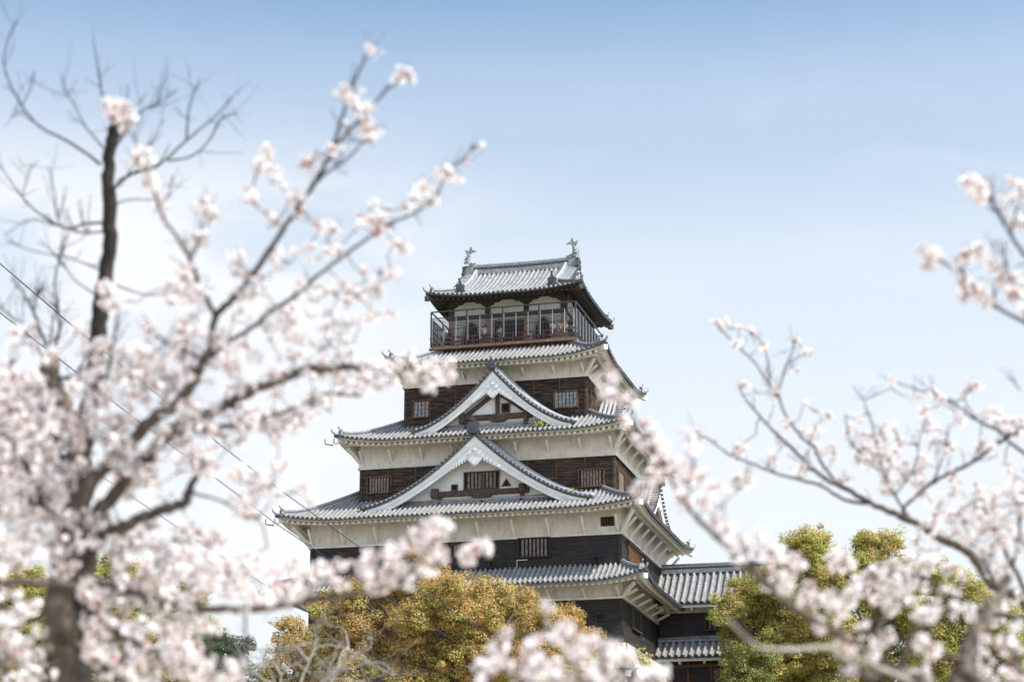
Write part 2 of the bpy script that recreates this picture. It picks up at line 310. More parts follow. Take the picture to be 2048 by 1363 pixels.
def hip_roof(parent, x0, x1, y0, y1, zc, fz, U, Lc, T, over, dark=False, strutz=None, nstrut=None, tile=None, ridges=True):
    """T: depth of roof from eave for each side; over: eave overhang beyond the wall below"""
    tile = tile or TILE
    rf = MB(); ev = MB(); EM = [WOODS, WOODS, WOODS] if dark else [EAVEW, EAVEW, PLASTER]
    def zz(s, t, L):
        e = min(s, L - s); return zc + 0.17 + fz(t) + U * max(0.0, 1 - (e + t) / Lc) ** 2
    Pn = {}
    for side in 'FRBL':
        M, L = frame(side, x0, x1, y0, y1)
        P = (lambda s, t, dz=0.0, M=M, L=L: Vector(M(s, -t, zz(s, t, L) + dz))); Pn[side] = (P, L)
        Td = T[side]; n = int(round(L / ROW)); st = L / n
        ss = [i * st for i in range(n + 1)]
        def tmax(s): return max(0.02, min(s, L - s, Td(s, L) if callable(Td) else Td))
        # pan-tile sheet with a front lip
        NT = 9
        for i in range(n):
            s0, s1 = ss[i], ss[i + 1]; sm = (s0 + s1) / 2
            for (a, b, da, db) in ((s0, sm, 0, -0.045), (sm, s1, -0.045, 0)):
                ta, tb = tmax(a), tmax(b)
                for k in range(NT):
                    rf.poly([P(a, ta * k / NT, da), P(b, tb * k / NT, db), P(b, tb * (k + 1) / NT, db), P(a, ta * (k + 1) / NT, da)], 1, False)
                rf.poly([P(a, 0, da - 0.10), P(b, 0, db - 0.10), P(b, 0, db), P(a, 0, da)], 2)
                rf.poly([P(a, 0, da - 0.10), P(a, 0.3, da - 0.10), P(b, 0.3, db - 0.10), P(b, 0, db - 0.10)], 2)
        d1 = Vector(M(1, 0, 0)) - Vector(M(0, 0, 0)); inn = Vector(M(0, -1, 0)) - Vector(M(0, 0, 0))
        full = side in 'FRL'
        for s in ss[1:-1]:
            tm = tmax(s)
            k = max(1, int(round(tm / 0.33)))
            C = [P(s, tm * j / k) for j in range(k + 1)]
            slope = (C[-1] - C[0]).normalized(); up = d1.cross(slope); up = up if up.z > 0 else -up
            half_row(rf, C, d1, up, 0, RR, 2, True, True, 3)
        # eave: fascia, rafters, soffit (all follow the curve of the eave)
        def wv(mbx, ta, tb, za, zb, m, step=0.46, cl=0.0):
            k = int(L / step); q = L / k
            for i in range(k):
                a, b = i * q, (i + 1) * q
                a0, b0 = max(a, ta), min(b, L - ta); a1, b1 = max(a, tb), min(b, L - tb)
                if b0 <= a0 + 1e-3: continue
                b1 = max(a1, b1)
                V = [P(a0, ta, za), P(b0, ta, za), P(b0, ta, zb), P(a0, ta, zb), P(a1, tb, za), P(b1, tb, za), P(b1, tb, zb), P(a1, tb, zb)]
                mbx.poly(V[0:4], m); mbx.poly(V[7:3:-1], m); mbx.poly([V[3], V[2], V[6], V[7]], m); mbx.poly([V[0], V[4], V[5], V[1]], m)
        fh = 0.20
        wv(ev, 0.20, 0.44, -0.10 - fh, -0.11, 0)
        ov = over[side]
        # soffit sheet
        k = int(L / 0.5); q = L / k
        for i in range(k):
            a, b = i * q, (i + 1) * q; tq = [0.12 + (ov + 0.25 - 0.12) * j / 4 for j in range(5)]
            for j in range(4):
                f = lambda s, t: P(min(max(s, t), L - t), t, -0.115 - 0.012 - fh * 0.72 - 0.03 * 0)
                ev.poly([f(a, tq[j]), f(a, tq[j + 1]), f(b, tq[j + 1]), f(b, tq[j])], 2)
        # rafters: ends show as a row of blocks below the fascia
        sp = 0.43; nr = int(L / sp)
        for i in range(1, nr):
            s = i * L / nr; t1 = min(ov + 0.2, min(s, L - s) - 0.1)
            if t1 < 0.55: continue
            h0, h1 = -0.315, -0.315 - (0.15 if dark else 0.20)
            pa = [P(s - 0.10, 0.32, h1), P(s + 0.10, 0.32, h1), P(s + 0.10, 0.32, -0.24), P(s - 0.10, 0.32, -0.24)]
            pb = [P(s - 0.10, t1, h1), P(s + 0.10, t1, h1), P(s + 0.10, t1, -0.24), P(s - 0.10, t1, -0.24)]
            ev.hexa(pa + pb, 1)
        # purlin carried by the struts
        if not dark: wv(ev, max(0.75, ov * 0.42), max(0.75, ov * 0.42) + 0.22, -0.70, -0.50, 1, 0.6)
    roof = rf.build('roof', [tile, VALLEY, TDARK, TILEB], parent)
    ev.build('eave', EM, roof)
    # hip ridges with end tiles, hooks and hip rafters
    if ridges:
        cs = {'F': (x0, y0, 1, 1), 'R': (x1, y0, -1, 1), 'B': (x1, y1, -1, -1), 'L': (x0, y1, 1, -1)}
        for key, (cx, cy, dx, dy) in cs.items():
            P, L = Pn[key]; P2, L2 = Pn[key]
            tm = min(v if not callable(v) else 1.8 for v in T.values())
            pts = [Vector((cx + dx * t, cy + dy * t, zz(t, t, L))) for t in np.linspace(0.42, tm + 0.25, 9)]
            hb = MB(); ridge_bar(hb, pts, 0.27, 0.24, 0.10)
            o = Vector((-dx, -dy, 0)).normalized(); sd_ = Vector((o.y, -o.x, 0)); base_ = pts[0]
            Mo = lambda u, w, z, o=o, sd_=sd_, b=base_: tuple(b + sd_ * u + o * w + Vector((0, 0, z)))
            oni(hb, Mo, 0, 0.05, -0.05, 0.62, 0, True)
            tip = Vector((cx + dx * 0.1, cy + dy * 0.1, zz(0.1, 0.1, L)))
            hb.tube([tip - o * 0.5 + Vector((0, 0, 0.02)), tip + o * 0.02 + Vector((0, 0, 0.08)), tip + o * 0.26 + Vector((0, 0, 0.22)), tip + o * 0.34 + Vector((0, 0, 0.42))], [0.11, 0.10, 0.08, 0.06], 7, 0)
            hb.build('hip_ridge', [RIDGE, TDARK], roof)
            hr = MB()
            a = Vector((cx + dx * 0.05, cy + dy * 0.05, zz(0.05, 0.05, L) - 0.46)); b = Vector((cx + dx * (over['F'] + 0.3), cy + dy * (over['F'] + 0.3), zz(over['F'] + 0.3, over['F'] + 0.3, L) - 0.55))
            hr.bar(a, b, 0.30, 0.34, 0); hr.bar(a + o * 0.04, a - o * 0.28, 0.35, 0.38, 0)
            if key in 'FL' and not dark:
                hr.tube([a + o * 0.1 - Vector((0, 0, 0.35)), a + o * 0.75 - Vector((0, 0, 0.33)), a + o * 0.80 + Vector((0, 0, 0.05))], 0.05, 5, 1)
            hr.build('hip_rafter', [WOODS if dark else EAVEW, IRON], roof)
    return roof

def board_wall(name, x0, x1, y0, y1, za, zb, m, parent, battens=(), bm=None, bh=0.16, flare=0.0):
    mb = MB()
    n = int(round((zb - za) / bh)); h = (zb - za) / n
    for side in 'FRBL':
        M, L = frame(side, x0, x1, y0, y1)
        for k in range(n):
            z0, z1 = za + k * h, za + (k + 1) * h
            e0 = flare * max(0, 1 - k * h / 1.6) ** 2; e1 = flare * max(0, 1 - (k + 1) * h / 1.6) ** 2
            a0, a1 = 0.035 + e0, 0.005 + e1
            q = 5; cuts = [-a0] + sorted(random.uniform(0.5, L - 0.5) for _ in range(3)) + [L + a0]
            for c in range(len(cuts) - 1):
                j = random.uniform(-0.006, 0.006); ca = cuts[c]; cb = cuts[c + 1]
                mb.poly([M(ca, a0 + j, z0), M(cb, a0 + j, z0), M(cb if cb < L else L + a1, a1 + j, z1), M(ca if ca > 0 else -a1, a1 + j, z1)], 0)
            mb.poly([M(-a0, a0, z0), M(-a0, 0, z0), M(L + a0, 0, z0), M(L + a0, a0, z0)], 0)
        sp = 1.97; k = int(L / sp)
        for i in range(k + 1):
            u = i * L / k
            mb.box(M, u - 0.035, u + 0.035, 0.0, 0.065, za + 0.02 if flare == 0 else za + 1.7, zb - 0.02, 1)
        for u in (0.07, L - 0.07): mb.box(M, u - 0.09, u + 0.09, -0.02, 0.09, za + 0.02 if flare == 0 else za + 1.7, zb - 0.03, 0)
    return mb.build(name, [m, bm or WOODO], parent)

def skirt(x0, x1, y0, y1, za, zb, flare, parent, strut, roofinfo):
    """white plastered band under an eave, its foot flared over the boards, with a lip and diagonal struts"""
    mb = MB()
    for side in 'FRBL':
        M, L = frame(side, x0, x1, y0, y1)
        prof = [(0.10 + flare, za - 0.03), (0.14 + flare, za), (0.14 + flare, za + 0.10), (0.10 + flare * 0.85, za + 0.12), (0.08 + flare * 0.35, za + 0.45), (0.06, za + 0.85), (0.06, zb)]
        if flare < 0.05: prof = [(0.02, za - 0.06), (0.20, za - 0.06), (0.20, za + 0.07), (0.08, za + 0.08), (0.06, za + 0.3), (0.06, zb)]
        NU = max(2, int(L / 0.8))
        for (w0, z0), (w1, z1) in zip(prof, prof[1:]):
            for i in range(NU):
                a, b = i / NU, (i + 1) / NU
                j = lambda u, w, z: M(-w + (L + 2 * w) * u, w + 0.012 * math.sin(u * 37 + z * 5) * (1 if w < 0.3 else 0.4), z)
                mb.poly([j(a, w0, z0), j(b, w0, z0), j(b, w1, z1), j(a, w1, z1)], 0, False)
    sk = mb.build('plaster_band', [PLASTER], parent)
    eo, ez, zfoot, n = roofinfo
    for side in 'FRL':
        M, L = frame(side, x0, x1, y0, y1)
        k = n if side != 'R' and side != 'L' else max(4, int(round(n * L / (x1 - x0))))
        for i in range(k + 1):
            u = min(max(i * L / k, 0.14), L - 0.14); s = MB()
            s.bar(M(u, 0.08, zfoot), M(u, eo, ez), 0.15, 0.17, 0); s.build('strut', [EAVEW], sk)
    for cx, cy, dx, dy in ((x0, y0, -1, -1), (x1, y0, 1, -1)):
        s = MB(); s.bar((cx + dx * .05, cy + dy * .05, zfoot), (cx + dx * eo, cy + dy * eo, ez + 0.25), 0.2, 0.24, 0); s.build('strut', [EAVEW], sk)
    return sk

def window(parent, M, u0, u1, z0, z1, nb, pane=PANE, barm=WOODO, fr=WOODO, barw=0.07, wofs=0.03, cross=0, name='window', deep=0.17):
    mb = MB(); t = 0.09
    mb.box(M, u0, u1, wofs, wofs + 0.02, z0, z1, 0)
    mb.box(M, u0 - t, u1 + t, wofs, wofs + deep, z1 + 0.002, z1 + t, 2); mb.box(M, u0 - t, u1 + t, wofs, wofs + deep + 0.03, z0 - t, z0 - 0.002, 2)
    for a, b in ((u0 - t, u0 - 0.002), (u1 + 0.002, u1 + t)): mb.box(M, a, b, wofs, wofs + deep - 0.01, z0, z1, 2)
    for i in range(nb):
        u = u0 + (i + 1) * (u1 - u0) / (nb + 1); mb.box(M, u - barw / 2, u + barw / 2, wofs + 0.025, wofs + 0.08, z0 + 0.002, z1 - 0.002, 1)
    for i in range(cross):
        z = z0 + (i + 1) * (z1 - z0) / (cross + 1); mb.box(M, u0 + 0.004, u1 - 0.004, wofs + 0.022, wofs + 0.05, z - 0.010, z + 0.010, 2)
    return mb.build(name, [pane, barm, fr], parent)

def gable(parent, M, half, z0, H, p, wp, wb, wback, W, feats, osize=1.0, bargem=WHITE):
    zc = lambda u: z0 + H * max(0.0, 1 - abs(u) / half) ** p
    bwf = lambda u: W * (1 + 1.3 * (1 - abs(u) / half) ** 4 + 0.25 * (abs(u) / half) ** 3)
    dzc = lambda u: H * p / half * max(0.0, 1 - abs(u) / half) ** (p - 1)
    rf = MB(); NU = 26; us = [half * (i / NU) ** 1.15 for i in range(NU + 1)]
    for q in (-1, 1):
        for a, b in zip(us, us[1:]):
            A, B = q * a, q * b
            for w0, w1 in ((wback, wb + 0.10),):
                rf.poly([M(A, w0, zc(A)), M(B, w0, zc(B)), M(B, w1, zc(B)), M(A, w1, zc(A))][::q], 1)
                rf.poly([M(A, w0, zc(A) - 0.12), M(B, w0, zc(B) - 0.12), M(B, w1, zc(B) - 0.12), M(A, w1, zc(A) - 0.12)], 3)
                rf.poly([M(A, w1, zc(A)), M(B, w1, zc(B)), M(B, w1, zc(B) - 0.12), M(A, w1, zc(A) - 0.12)], 2)
        # rows running down the slope
        nw = max(1, int((wb - 0.75 - wback) / ROW))
        for i in range(nw + 1):
            w = wback + 0.1 + i * ROW
            if w > wb - 0.75: break
            C = [Vector(M(q * u, w, zc(u))) for u in us[::-1]]
            d = Vector(M(0, 1, 0)) - Vector(M(0, 0, 0))
            half_row(rf, C, d, Vector((0, 0, 1)), 0, RR, 2, True, False)
        # verge: short rows laid across, their round ends facing out
        arc = [0.0]; fine = np.linspace(0.02 * half, half * 0.99, 400)
        acc = 0; last = -9; du = Vector(M(1, 0, 0)) - Vector(M(0, 0, 0))
        for j in range(1, 400):
            acc += math.hypot(fine[j] - fine[j - 1], zc(fine[j]) - zc(fine[j - 1]))
            if acc - last > 0.36:
                last = acc; u = fine[j]; tx = Vector(M(q * 1, 0, 0)) - Vector(M(0, 0, 0)); sl = (tx + Vector((0, 0, -dzc(u)))).normalized()
                nn = (Vector((0, 0, 1)) + tx * dzc(u)).normalized()
                C = [Vector(M(q * u, wb + 0.20, zc(u))) + nn * 0.02, Vector(M(q * u, wb - 0.05, zc(u))) + nn * 0.03, Vector(M(q * u, wb - 0.32, zc(u))) + nn * 0.04]
                half_row(rf, C, sl, nn, 0, 0.09, 2, True, True)
        rb = [Vector(M(q * u, wb - 0.48, zc(u) + 0.02)) for u in us]
        ridge = MB()
        pr = []
        for i, pnt in enumerate(rb):
            u = us[i]; tx = Vector(M(q, 0, 0)) - Vector(M(0, 0, 0)); nn = (Vector((0, 0, 1)) + tx * dzc(u)).normalized(); pr.append((pnt, nn))
        dw = Vector(M(0, 1, 0)) - Vector(M(0, 0, 0))
        rings = [rf.add([a - dw * 0.14 - n * 0.05, a + dw * 0.14 - n * 0.05, a + dw * 0.12 + n * 0.13, a - dw * 0.12 + n * 0.13]) for a, n in pr]
        for i in range(len(rings) - 1):
            for k in range(4): rf.face((rings[i] + k, rings[i] + (k + 1) % 4, rings[i + 1] + (k + 1) % 4, rings[i + 1] + k), 4)
        rf.tube([a + n * 0.16 for a, n in pr], 0.10, 7, 5)
        for wo, ho in ((0.30, 0.24), (0.62, 0.30), (0.95, 0.34)):
            if wb - 0.48 - wo > wback + 0.3: rf.tube([a + n * ho - dw * wo for a, n in pr], 0.15, 7, 5)
    go = rf.build('gable', [TILE, VALLEY, TDARK, EAVEW, RIDGE, TILEP], parent)
    # top ridge and its end tile
    rd = MB(); ridge_bar(rd, [M(0, wback, zc(0) + 0.05), M(0, (wback + wb) / 2, zc(0) + 0.05), M(0, wb + 0.15, zc(0) + 0.05)], 0.34, 0.42, 0.13); rd.build('gable_ridge', [RIDGE, TDARK], go)
    on_ = MB(); oni(on_, M, 0, wb + 0.36, zc(0) - 0.05, 1.15 * osize, 0, True, True); on_.build('ridge_end_tile', [TDARK], go)
    # bargeboards
    for q in (-1, 1):
        bb = MB()
        for lay, (ka, kb, w1, w0) in enumerate(((0.0, 1.0, wb, wb - 0.16), (0.0, 0.42, wb + 0.05, wb - 0.10), (0.42, 0.50, wb + 0.025, wb - 0.10), (0.90, 1.0, wb + 0.03, wb - 0.1))):
            prev = None
            for i in range(NU + 1):
                u = half * 0.955 * i / NU; sl = dzc(u); bw = bwf(u)
                zt = zc(u) - 0.20
                za_, zb_ = zt - bw * kb, zt - bw * ka
                ring = bb.add([M(q * u, w1, za_), M(q * u, w1, zb_), M(q * u, w0, zb_), M(q * u, w0, za_)])
                if prev is not None:
                    for k in range(4): bb.face((prev + k, prev + (k + 1) % 4, ring + (k + 1) % 4, ring + k), 0)
                else: bb.face([ring + k for k in range(4)], 0)
                prev = ring
            bb.face([prev + k for k in range(4)][::-1], 0)
        bb.build('bargeboard', [bargem], go)
    # pediment wall
    pd = MB(); prev = None
    for i in range(41):
        u = -half * 0.93 + half * 1.86 * i / 40
        ring = pd.add([M(u, wp, z0 - 0.6), M(u, wp, zc(u) - 0.14)])
        if prev is not None: pd.face((prev, ring, ring + 1, prev + 1), 0)
        prev = ring
    pedi = pd.build('pediment', [WHITE], go)
    tl = MB(); span = feats.get('base', half * 0.72)
    tl.box(M, -span, span, wp, wp + 0.22, z0 - 0.05, z0 + feats.get('baseh', 0.3), 0)
    tl.tube([M(-span, wp + 0.16, z0 + feats.get('baseh', 0.3) + 0.03), M(span, wp + 0.16, z0 + feats.get('baseh', 0.3) + 0.03)], 0.12, 8, 0)
    tl.build('base_course', [RIDGE], go)
    # hanging carved ornament below the apex
    zg = zc(0) - 0.13 - bwf(0) - 0.02; s = feats.get('orn', 1.0)
    ge = MB()
    out = [(0, -1.02), (0.10, -0.93), (0.20, -0.90), (0.30, -0.76), (0.42, -0.68), (0.50, -0.48), (0.46, -0.30), (0.52, -0.12), (0.44, 0.06), (0.30, 0.10), (0.20, 0.02), (0.14, 0.2), (0, 0.30)]
    out = out + [(-a, b) for a, b in out[-2:0:-1]]
    ge.extrude(M, [(a * s, zg + b * s) for a, b in out], wb - 0.05, wb + 0.10, 0)
    for q in (-1, 1):
        ge.disc(M, q * 0.30 * s, zg - 0.10 * s, wb + 0.09, wb + 0.145, 0.20 * s, 0); ge.disc(M, q * 0.30 * s, zg - 0.10 * s, wb + 0.14, wb + 0.175, 0.10 * s, 0)
        ge.disc(M, q * 0.19 * s, zg - 0.50 * s, wb + 0.09, wb + 0.14, 0.19 * s, 0)
        zi = lambda u: zc(u) - 0.13 - bwf(u)
        nl = 7; ua = 0.38 * s; ub = ua + 1.35 * s * feats.get('wing', 1.0)      # leafy wings along the lower edge of the boards
        for k in range(nl):
            a_, b_ = ua + (ub - ua) * k / nl, ua + (ub - ua) * (k + 1) / nl; dp_ = (0.26 - 0.028 * k) * s; m_ = a_ + (b_ - a_) * 0.75
            ol = [(q * a_, zi(a_) + 0.20 * s), (q * a_, zi(a_) - dp_ * 0.35), (q * (a_ * .5 + m_ * .5), zi(m_) - dp_ * 0.95), (q * m_, zi(m_) - dp_), (q * b_, zi(b_) - dp_ * 0.3), (q * b_, zi(b_) + 0.20 * s)]
            ge.extrude(M, ol if q < 0 else ol[::-1], wb - 0.08, wb + 0.085 + 0.006 * (k % 2), 0)
            ge.disc(M, q * (a_ + b_) / 2, zi(m_) + 0.05 * s, wb + 0.08, wb + 0.115, (0.11 - .008 * k) * s, 0, 8)
    ge.disc(M, 0, zg + 0.16 * s, wb + 0.09, wb + 0.20, 0.15 * s, 0, 6); ge.disc(M, 0, zg + 0.16 * s, wb + 0.19, wb + 0.27, 0.07 * s, 0)
    ge.disc(M, 0, zg - 0.72 * s, wb + 0.09, wb + 0.15, 0.17 * s, 0)
    ge.build('gable_ornament', [WHITE], go)
    return go, pedi, zc

# ---- storeys (front face y = -d)
S = [dict(x=(-11.8, 11.8), d=8.85), dict(x=(-11.8, 11.8), d=8.85), dict(x=(-8.56, 11.07), d=7.3), dict(x=(-5.56, 8.71), d=5.9)]
w1 = board_wall('first_storey_wall', -11.8, 11.8, -8.85, 8.85, -3.78, -0.58, WOODK, castle, bm=WOODK, flare=0.30)
w2 = board_wall('second_storey_wall', -11.8, 11.8, -8.85, 8.85, 1.4, 4.05, WOODK, castle, bm=WOODK)
w3 = board_wall('third_storey_wall', -8.56, 11.07, -7.3, 7.3, 6.6, 10.18, WOODB, castle)
w4 = board_wall('fourth_storey_wall', -5.56, 8.71, -5.9, 5.9, 12.9, 16.72, WOODB, castle)
# 1st roof
hip_roof(castle, -14.3, 14.0, -10.95, 10.95, 0.25, lambda t: 0.60 * t + 0.04 * t * t, 0.62, 4.5, dict(F=2.2, R=2.2, B=2.2, L=2.4), dict(F=2.1, R=2.2, B=2.1, L=2.4))
skirt(-11.8, 11.8, -8.85, 8.85, -0.58, 1.75, 0.0, castle, 0, (1.15, 0.02, -0.50, 9))
# 2nd roof
hip_roof(castle, -14.0, 13.78, -10.95, 10.95, 5.60, lambda t: 0.45 * t + 0.022 * t * t, 0.55, 5.5, dict(F=5.5, R=5.5, B=5.5, L=5.5), dict(F=2.1, R=1.98, B=2.1, L=2.2))
skirt(-11.8, 11.8, -8.85, 8.85, 4.05, 6.6, 0.0, castle, 0, (1.15, 5.25, 4.14, 9))
# 3rd roof
hip_roof(castle, -10.1, 12.82, -9.3, 9.3, 11.80, lambda t: 0.42 * t + 0.022 * t * t, 0.60, 5.0, dict(F=4.7, R=4.7, B=4.7, L=4.7), dict(F=2.0, R=1.75, B=2.0, L=1.55))
skirt(-8.56, 11.07, -7.3, 7.3, 10.18, 12.6, 0.07, castle, 0, (0.85, 11.5, 10.72, 8))
# 4th roof
hip_roof(castle, -6.65, 10.72, -7.9, 7.9, 17.83, lambda t: 0.44 * t + 0.03 * t * t, 0.85, 4.5, dict(F=3.3, R=3.3, B=3.3, L=3.3), dict(F=2.0, R=2.0, B=2.0, L=1.3))
skirt(-5.56, 8.71, -5.9, 5.9, 16.72, 18.7, 0.07, castle, 0, (0.85, 17.6, 17.05, 6))

# gables of the 2nd and 3rd roofs
M2 = lambda u, w, z: (1.0 + u, -8.35 - w, z)
g2, ped2, zc2 = gable(castle, M2, 8.85, 6.78, 5.2, 1.63, 0.0, 1.0, -1.3, 0.55, dict(base=7.7, baseh=0.36, orn=1.05, wing=1.1), 1.0)
window(ped2, M2, -1.0, 1.55, 8.0, 9.2, 8, HOLE, WOODL, WOODD, barw=0.17, wofs=0.02)
window(ped2, M2, -1.95, -1.65, 8.0, 8.32, 0, HOLE, WOODD, WOODD, wofs=0.02, name='loophole')
tw = MB(); tw.extrude(M2, [(1.78, 8.08), (2.54, 8.08), (2.16, 8.66)], 0.01, 0.08, 0); tw.extrude(M2, [(1.94, 8.16), (2.38, 8.16), (2.16, 8.50)], 0.02, 0.10, 1); tw.build('loophole', [WOODD, HOLE], ped2)
bm_ = MB(); bm_.box(M2, -3.6, 3.9, 0.03, 0.30, 7.50, 7.88, 0); bm_.box(M2, 0.18, 0.55, 0.02, 0.12, 8.0, 9.2, 0)
for u in (-2.9, 3.4): bm_.box(M2, u - 0.14, u + 0.14, 0.02, 0.26, 6.9, 7.48, 0)
bm_.box(M2, -3.5, -3.0, 0.1, 0.50, 7.40, 8.10, 0); bm_.box(M2, 3.2, 3.7, 0.1, 0.45, 7.55, 8.15, 0)
bm_.extrude(M2, [(-0.55, 7.48), (-0.42, 7.36), (-0.1, 7.27), (0.7, 7.27), (1.0, 7.36), (1.12, 7.48)], 0.05, 0.34, 0); bm_.box(M2, 0.15, 0.42, 0.02, 0.22, 6.95, 7.26, 0)
bm_.build('beam', [WOODD], ped2)
M3 = lambda u, w, z: (2.05 + u, -7.5 - w, z)
g3, ped3, zc3 = gable(castle, M3, 6.35, 12.72, 4.45, 1.65, 0.0, 0.75, -1.7, 0.52, dict(base=5.0, baseh=0.26, orn=0.95, wing=0.95), 0.72)
window(ped3, M3, 0.62, 1.08, 14.0, 14.5, 1, HOLE, HOLE, WOODD, wofs=0.03)
b3 = MB(); b3.box(M3, -2.4, 2.9, 0.03, 0.32, 13.40, 13.78, 0); b3.box(M3, 0.08, 0.36, 0.02, 0.24, 13.79, 15.3, 0)
b3.bar(M3(-0.1, 0.12, 15.35), M3(-2.35, 0.12, 13.7), 0.24, 0.26, 0); b3.bar(M3(0.3, 0.12, 15.4), M3(2.6, 0.12, 13.75), 0.24, 0.26, 0)
b3.box(M3, -2.7, -2.3, 0.1, 0.5, 13.2, 13.95, 0); b3.box(M3, 2.3, 2.6, 0.05, 0.4, 12.9, 14.1, 0)
b3.box(M3, -2.35, -2.12, 0.02, 0.3, 12.8, 13.39, 0); b3.extrude(M3, [(-0.4, 13.39), (-0.3, 13.27), (0.0, 13.2), (0.55, 13.2), (0.85, 13.27), (0.95, 13.39)], 0.05, 0.34, 0)
b3.build('beam', [WOODD], ped3)
# small gables on the sides of the keep
def side_gable(cy, wall, half, z0, H, wp):
    Ms = lambda u, w, z: (wall + w, cy + u, z)
    return gable(castle, Ms, half, z0, H, 1.9, wp, wp + 0.7, -0.3, 0.55, dict(base=half * 0.6, baseh=0.2, orn=0.65, wing=0.6), 0.85)
side_gable(0.3, 11.07, 4.6, 6.45, 3.0, 1.15)
side_gable(-0.6, 8.71, 4.9, 12.9, 3.0, 0.95)

# windows and loopholes in the board walls
MF = {}
def wf(i): return frame('F', S[i]['x'][0], S[i]['x'][1], -S[i]['d'], S[i]['d'])[0]
def wr(i): return frame('R', S[i]['x'][0], S[i]['x'][1], -S[i]['d'], S[i]['d'])[0]
x0 = -5.56
window(w4, wf(3), -4.80 - x0, -3.65 - x0, 14.38, 15.62, 3, PANE, WOODO, WOODO, cross=3, wofs=0.05)
window(w4, wf(3), 6.30 - x0, 8.02 - x0, 14.42, 15.62, 5, PANE, WOODO, WOODO, cross=3, wofs=0.05)
window(w4, wr(3), 1.0, 2.6, 14.0, 15.9, 4, WOODL, WOODO, WOODO, wofs=0.05)
x0 = -8.56
window(w3, wf(2), -7.95 - x0, -6.15 - x0, 8.35, 9.5, 7, HOLE, WOODL, WOODO, barw=0.15, wofs=0.05)
window(w3, wf(2), 8.45 - x0, 10.25 - x0, 7.95, 9.15, 7, HOLE, WOODL, WOODO, barw=0.15, wofs=0.05)
window(w3, wr(2), 0.8, 2.9, 7.6, 9.35, 6, HOLE, WOODL, WOODO, barw=0.2, wofs=0.05)
x0 = -11.8
window(w2, wf(1), 4.25 - x0, 6.55 - x0, 2.65, 3.95, 7, HOLE, WOODL, WOODK, barw=0.15, wofs=0.05)
window(w2, wf(1), -0.8 - x0, 0.6 - x0, 2.85, 3.75, 5, HOLE, WOODL, WOODK, barw=0.16, wofs=0.05)
for u in (2.05, 9.85): window(w2, wf(1), u - x0, u + 0.32 - x0, 2.05, 2.4, 0, HOLE, WOODK, WOODK, wofs=0.05, name='loophole')
window(w2, wr(1), 2.2, 6.4, 2.0, 3.7, 9, HOLE, WOODO, WOODO, barw=0.22, wofs=0.05)
window(w1, wf(0), 10.0 - x0, 10.35 - x0, -2.1, -1.75, 0, HOLE, WOODK, WOODK, wofs=0.05, name='loophole')
window(w1, wr(0), 3.4, 6.2, -2.3, -0.9, 6, HOLE, WOODK, WOODD, barw=0.14, wofs=0.05)
sk2 = MB(); sk2.box(wf(1), 10.35 - x0, 11.35 - x0, 0.05, 0.11, 4.62, 5.3, 0)
for i in range(5): sk2.box(wf(1), 10.42 - x0 + i * 0.2, 10.50 - x0 + i * 0.2, 0.11, 0.16, 4.64, 5.28, 1)
sk2.build('window', [HOLE, WOODD], w2)
dp = MB(); mf = wf(1); dp.tube([mf(4.9 - x0, 0.14, 2.42), mf(4.12 - x0, 0.14, 2.42), mf(4.12 - x0, 0.14, 1.55)], 0.045, 6, 0); dp.build('drain_pipe', [GALV], w2)
# stone-dropping flare on the left corner of the first storey
sdp = MB()
for k in range(9):
    z0_, z1_ = -3.74 + k * 0.21, -3.53 + k * 0.21; e0 = 0.95 * (1 - k / 9) ** 1.3 + 0.08; e1 = 0.95 * (1 - (k + 1) / 9) ** 1.3 + 0.05
    m = wf(0); sdp.poly([m(-e0, e0, z0_), m(2.6, e0, z0_), m(2.6, e1, z1_), m(-e1, e1, z1_)], 0); sdp.poly([m(2.6, 0, z0_), m(2.6, 0, z1_), m(2.6, e1, z1_), m(2.6, e0, z0_)][::-1], 0)
    ml = frame('L', -11.8, 11.8, -8.85, 8.85)[0]; sdp.poly([ml(15.1, e0, z0_), ml(17.7 + e0, e0, z0_), ml(17.7 + e1, e1, z1_), ml(15.1, e1, z1_)], 0)
sdp.build('stone_drop', [WOODD], w1)

# ---- top storey
bx0, bx1, by = -3.75, 7.6, 4.75
bal = MB(); bM, bL = frame('F', bx0, bx1, -by, by)
bal.hexa([(bx0 - .25, -by - .25, 19.98), (bx1 + .25, -by - .25, 19.98), (bx1 + .25, by + .25, 19.98), (bx0 - .25, by + .25, 19.98), (bx0 - .25, -by - .25, 20.10), (bx1 + .25, -by - .25, 20.10), (bx1 + .25, by + .25, 20.10), (bx0 - .25, by + .25, 20.10)], 0)
bal.hexa([(bx0 - .1, -by - .1, 20.104), (bx1 + .1, -by - .1, 20.104), (bx1 + .1, by + .1, 20.104), (bx0 - .1, by + .1, 20.104), (bx0 - .1, -by - .1, 20.22), (bx1 + .1, -by - .1, 20.22), (bx1 + .1, by + .1, 20.22), (bx0 - .1, by + .1, 20.22)], 0)
bal.hexa([(bx0 + .35, -by + .35, 18.9), (bx1 - .35, -by + .35, 18.9), (bx1 - .35, by - .35, 18.9), (bx0 + .35, by - .35, 18.9), (bx0 + .35, -by + .35, 19.98), (bx1 - .35, -by + .35, 19.98), (bx1 - .35, by - .35, 19.98), (bx0 + .35, by - .35, 19.98)], 1)
for side in 'FRL':
    M, L = frame(side, bx0 + .35, bx1 - .35, -by + .35, by - .35); k = int(L / 1.45)
    for i in range(k + 1): bal.box(M, i * L / k - 0.05, i * L / k + 0.05, 0.0, 0.10, 19.2, 19.97, 0)
balcony = bal.build('balcony', [FLOORW, WOODS], castle)
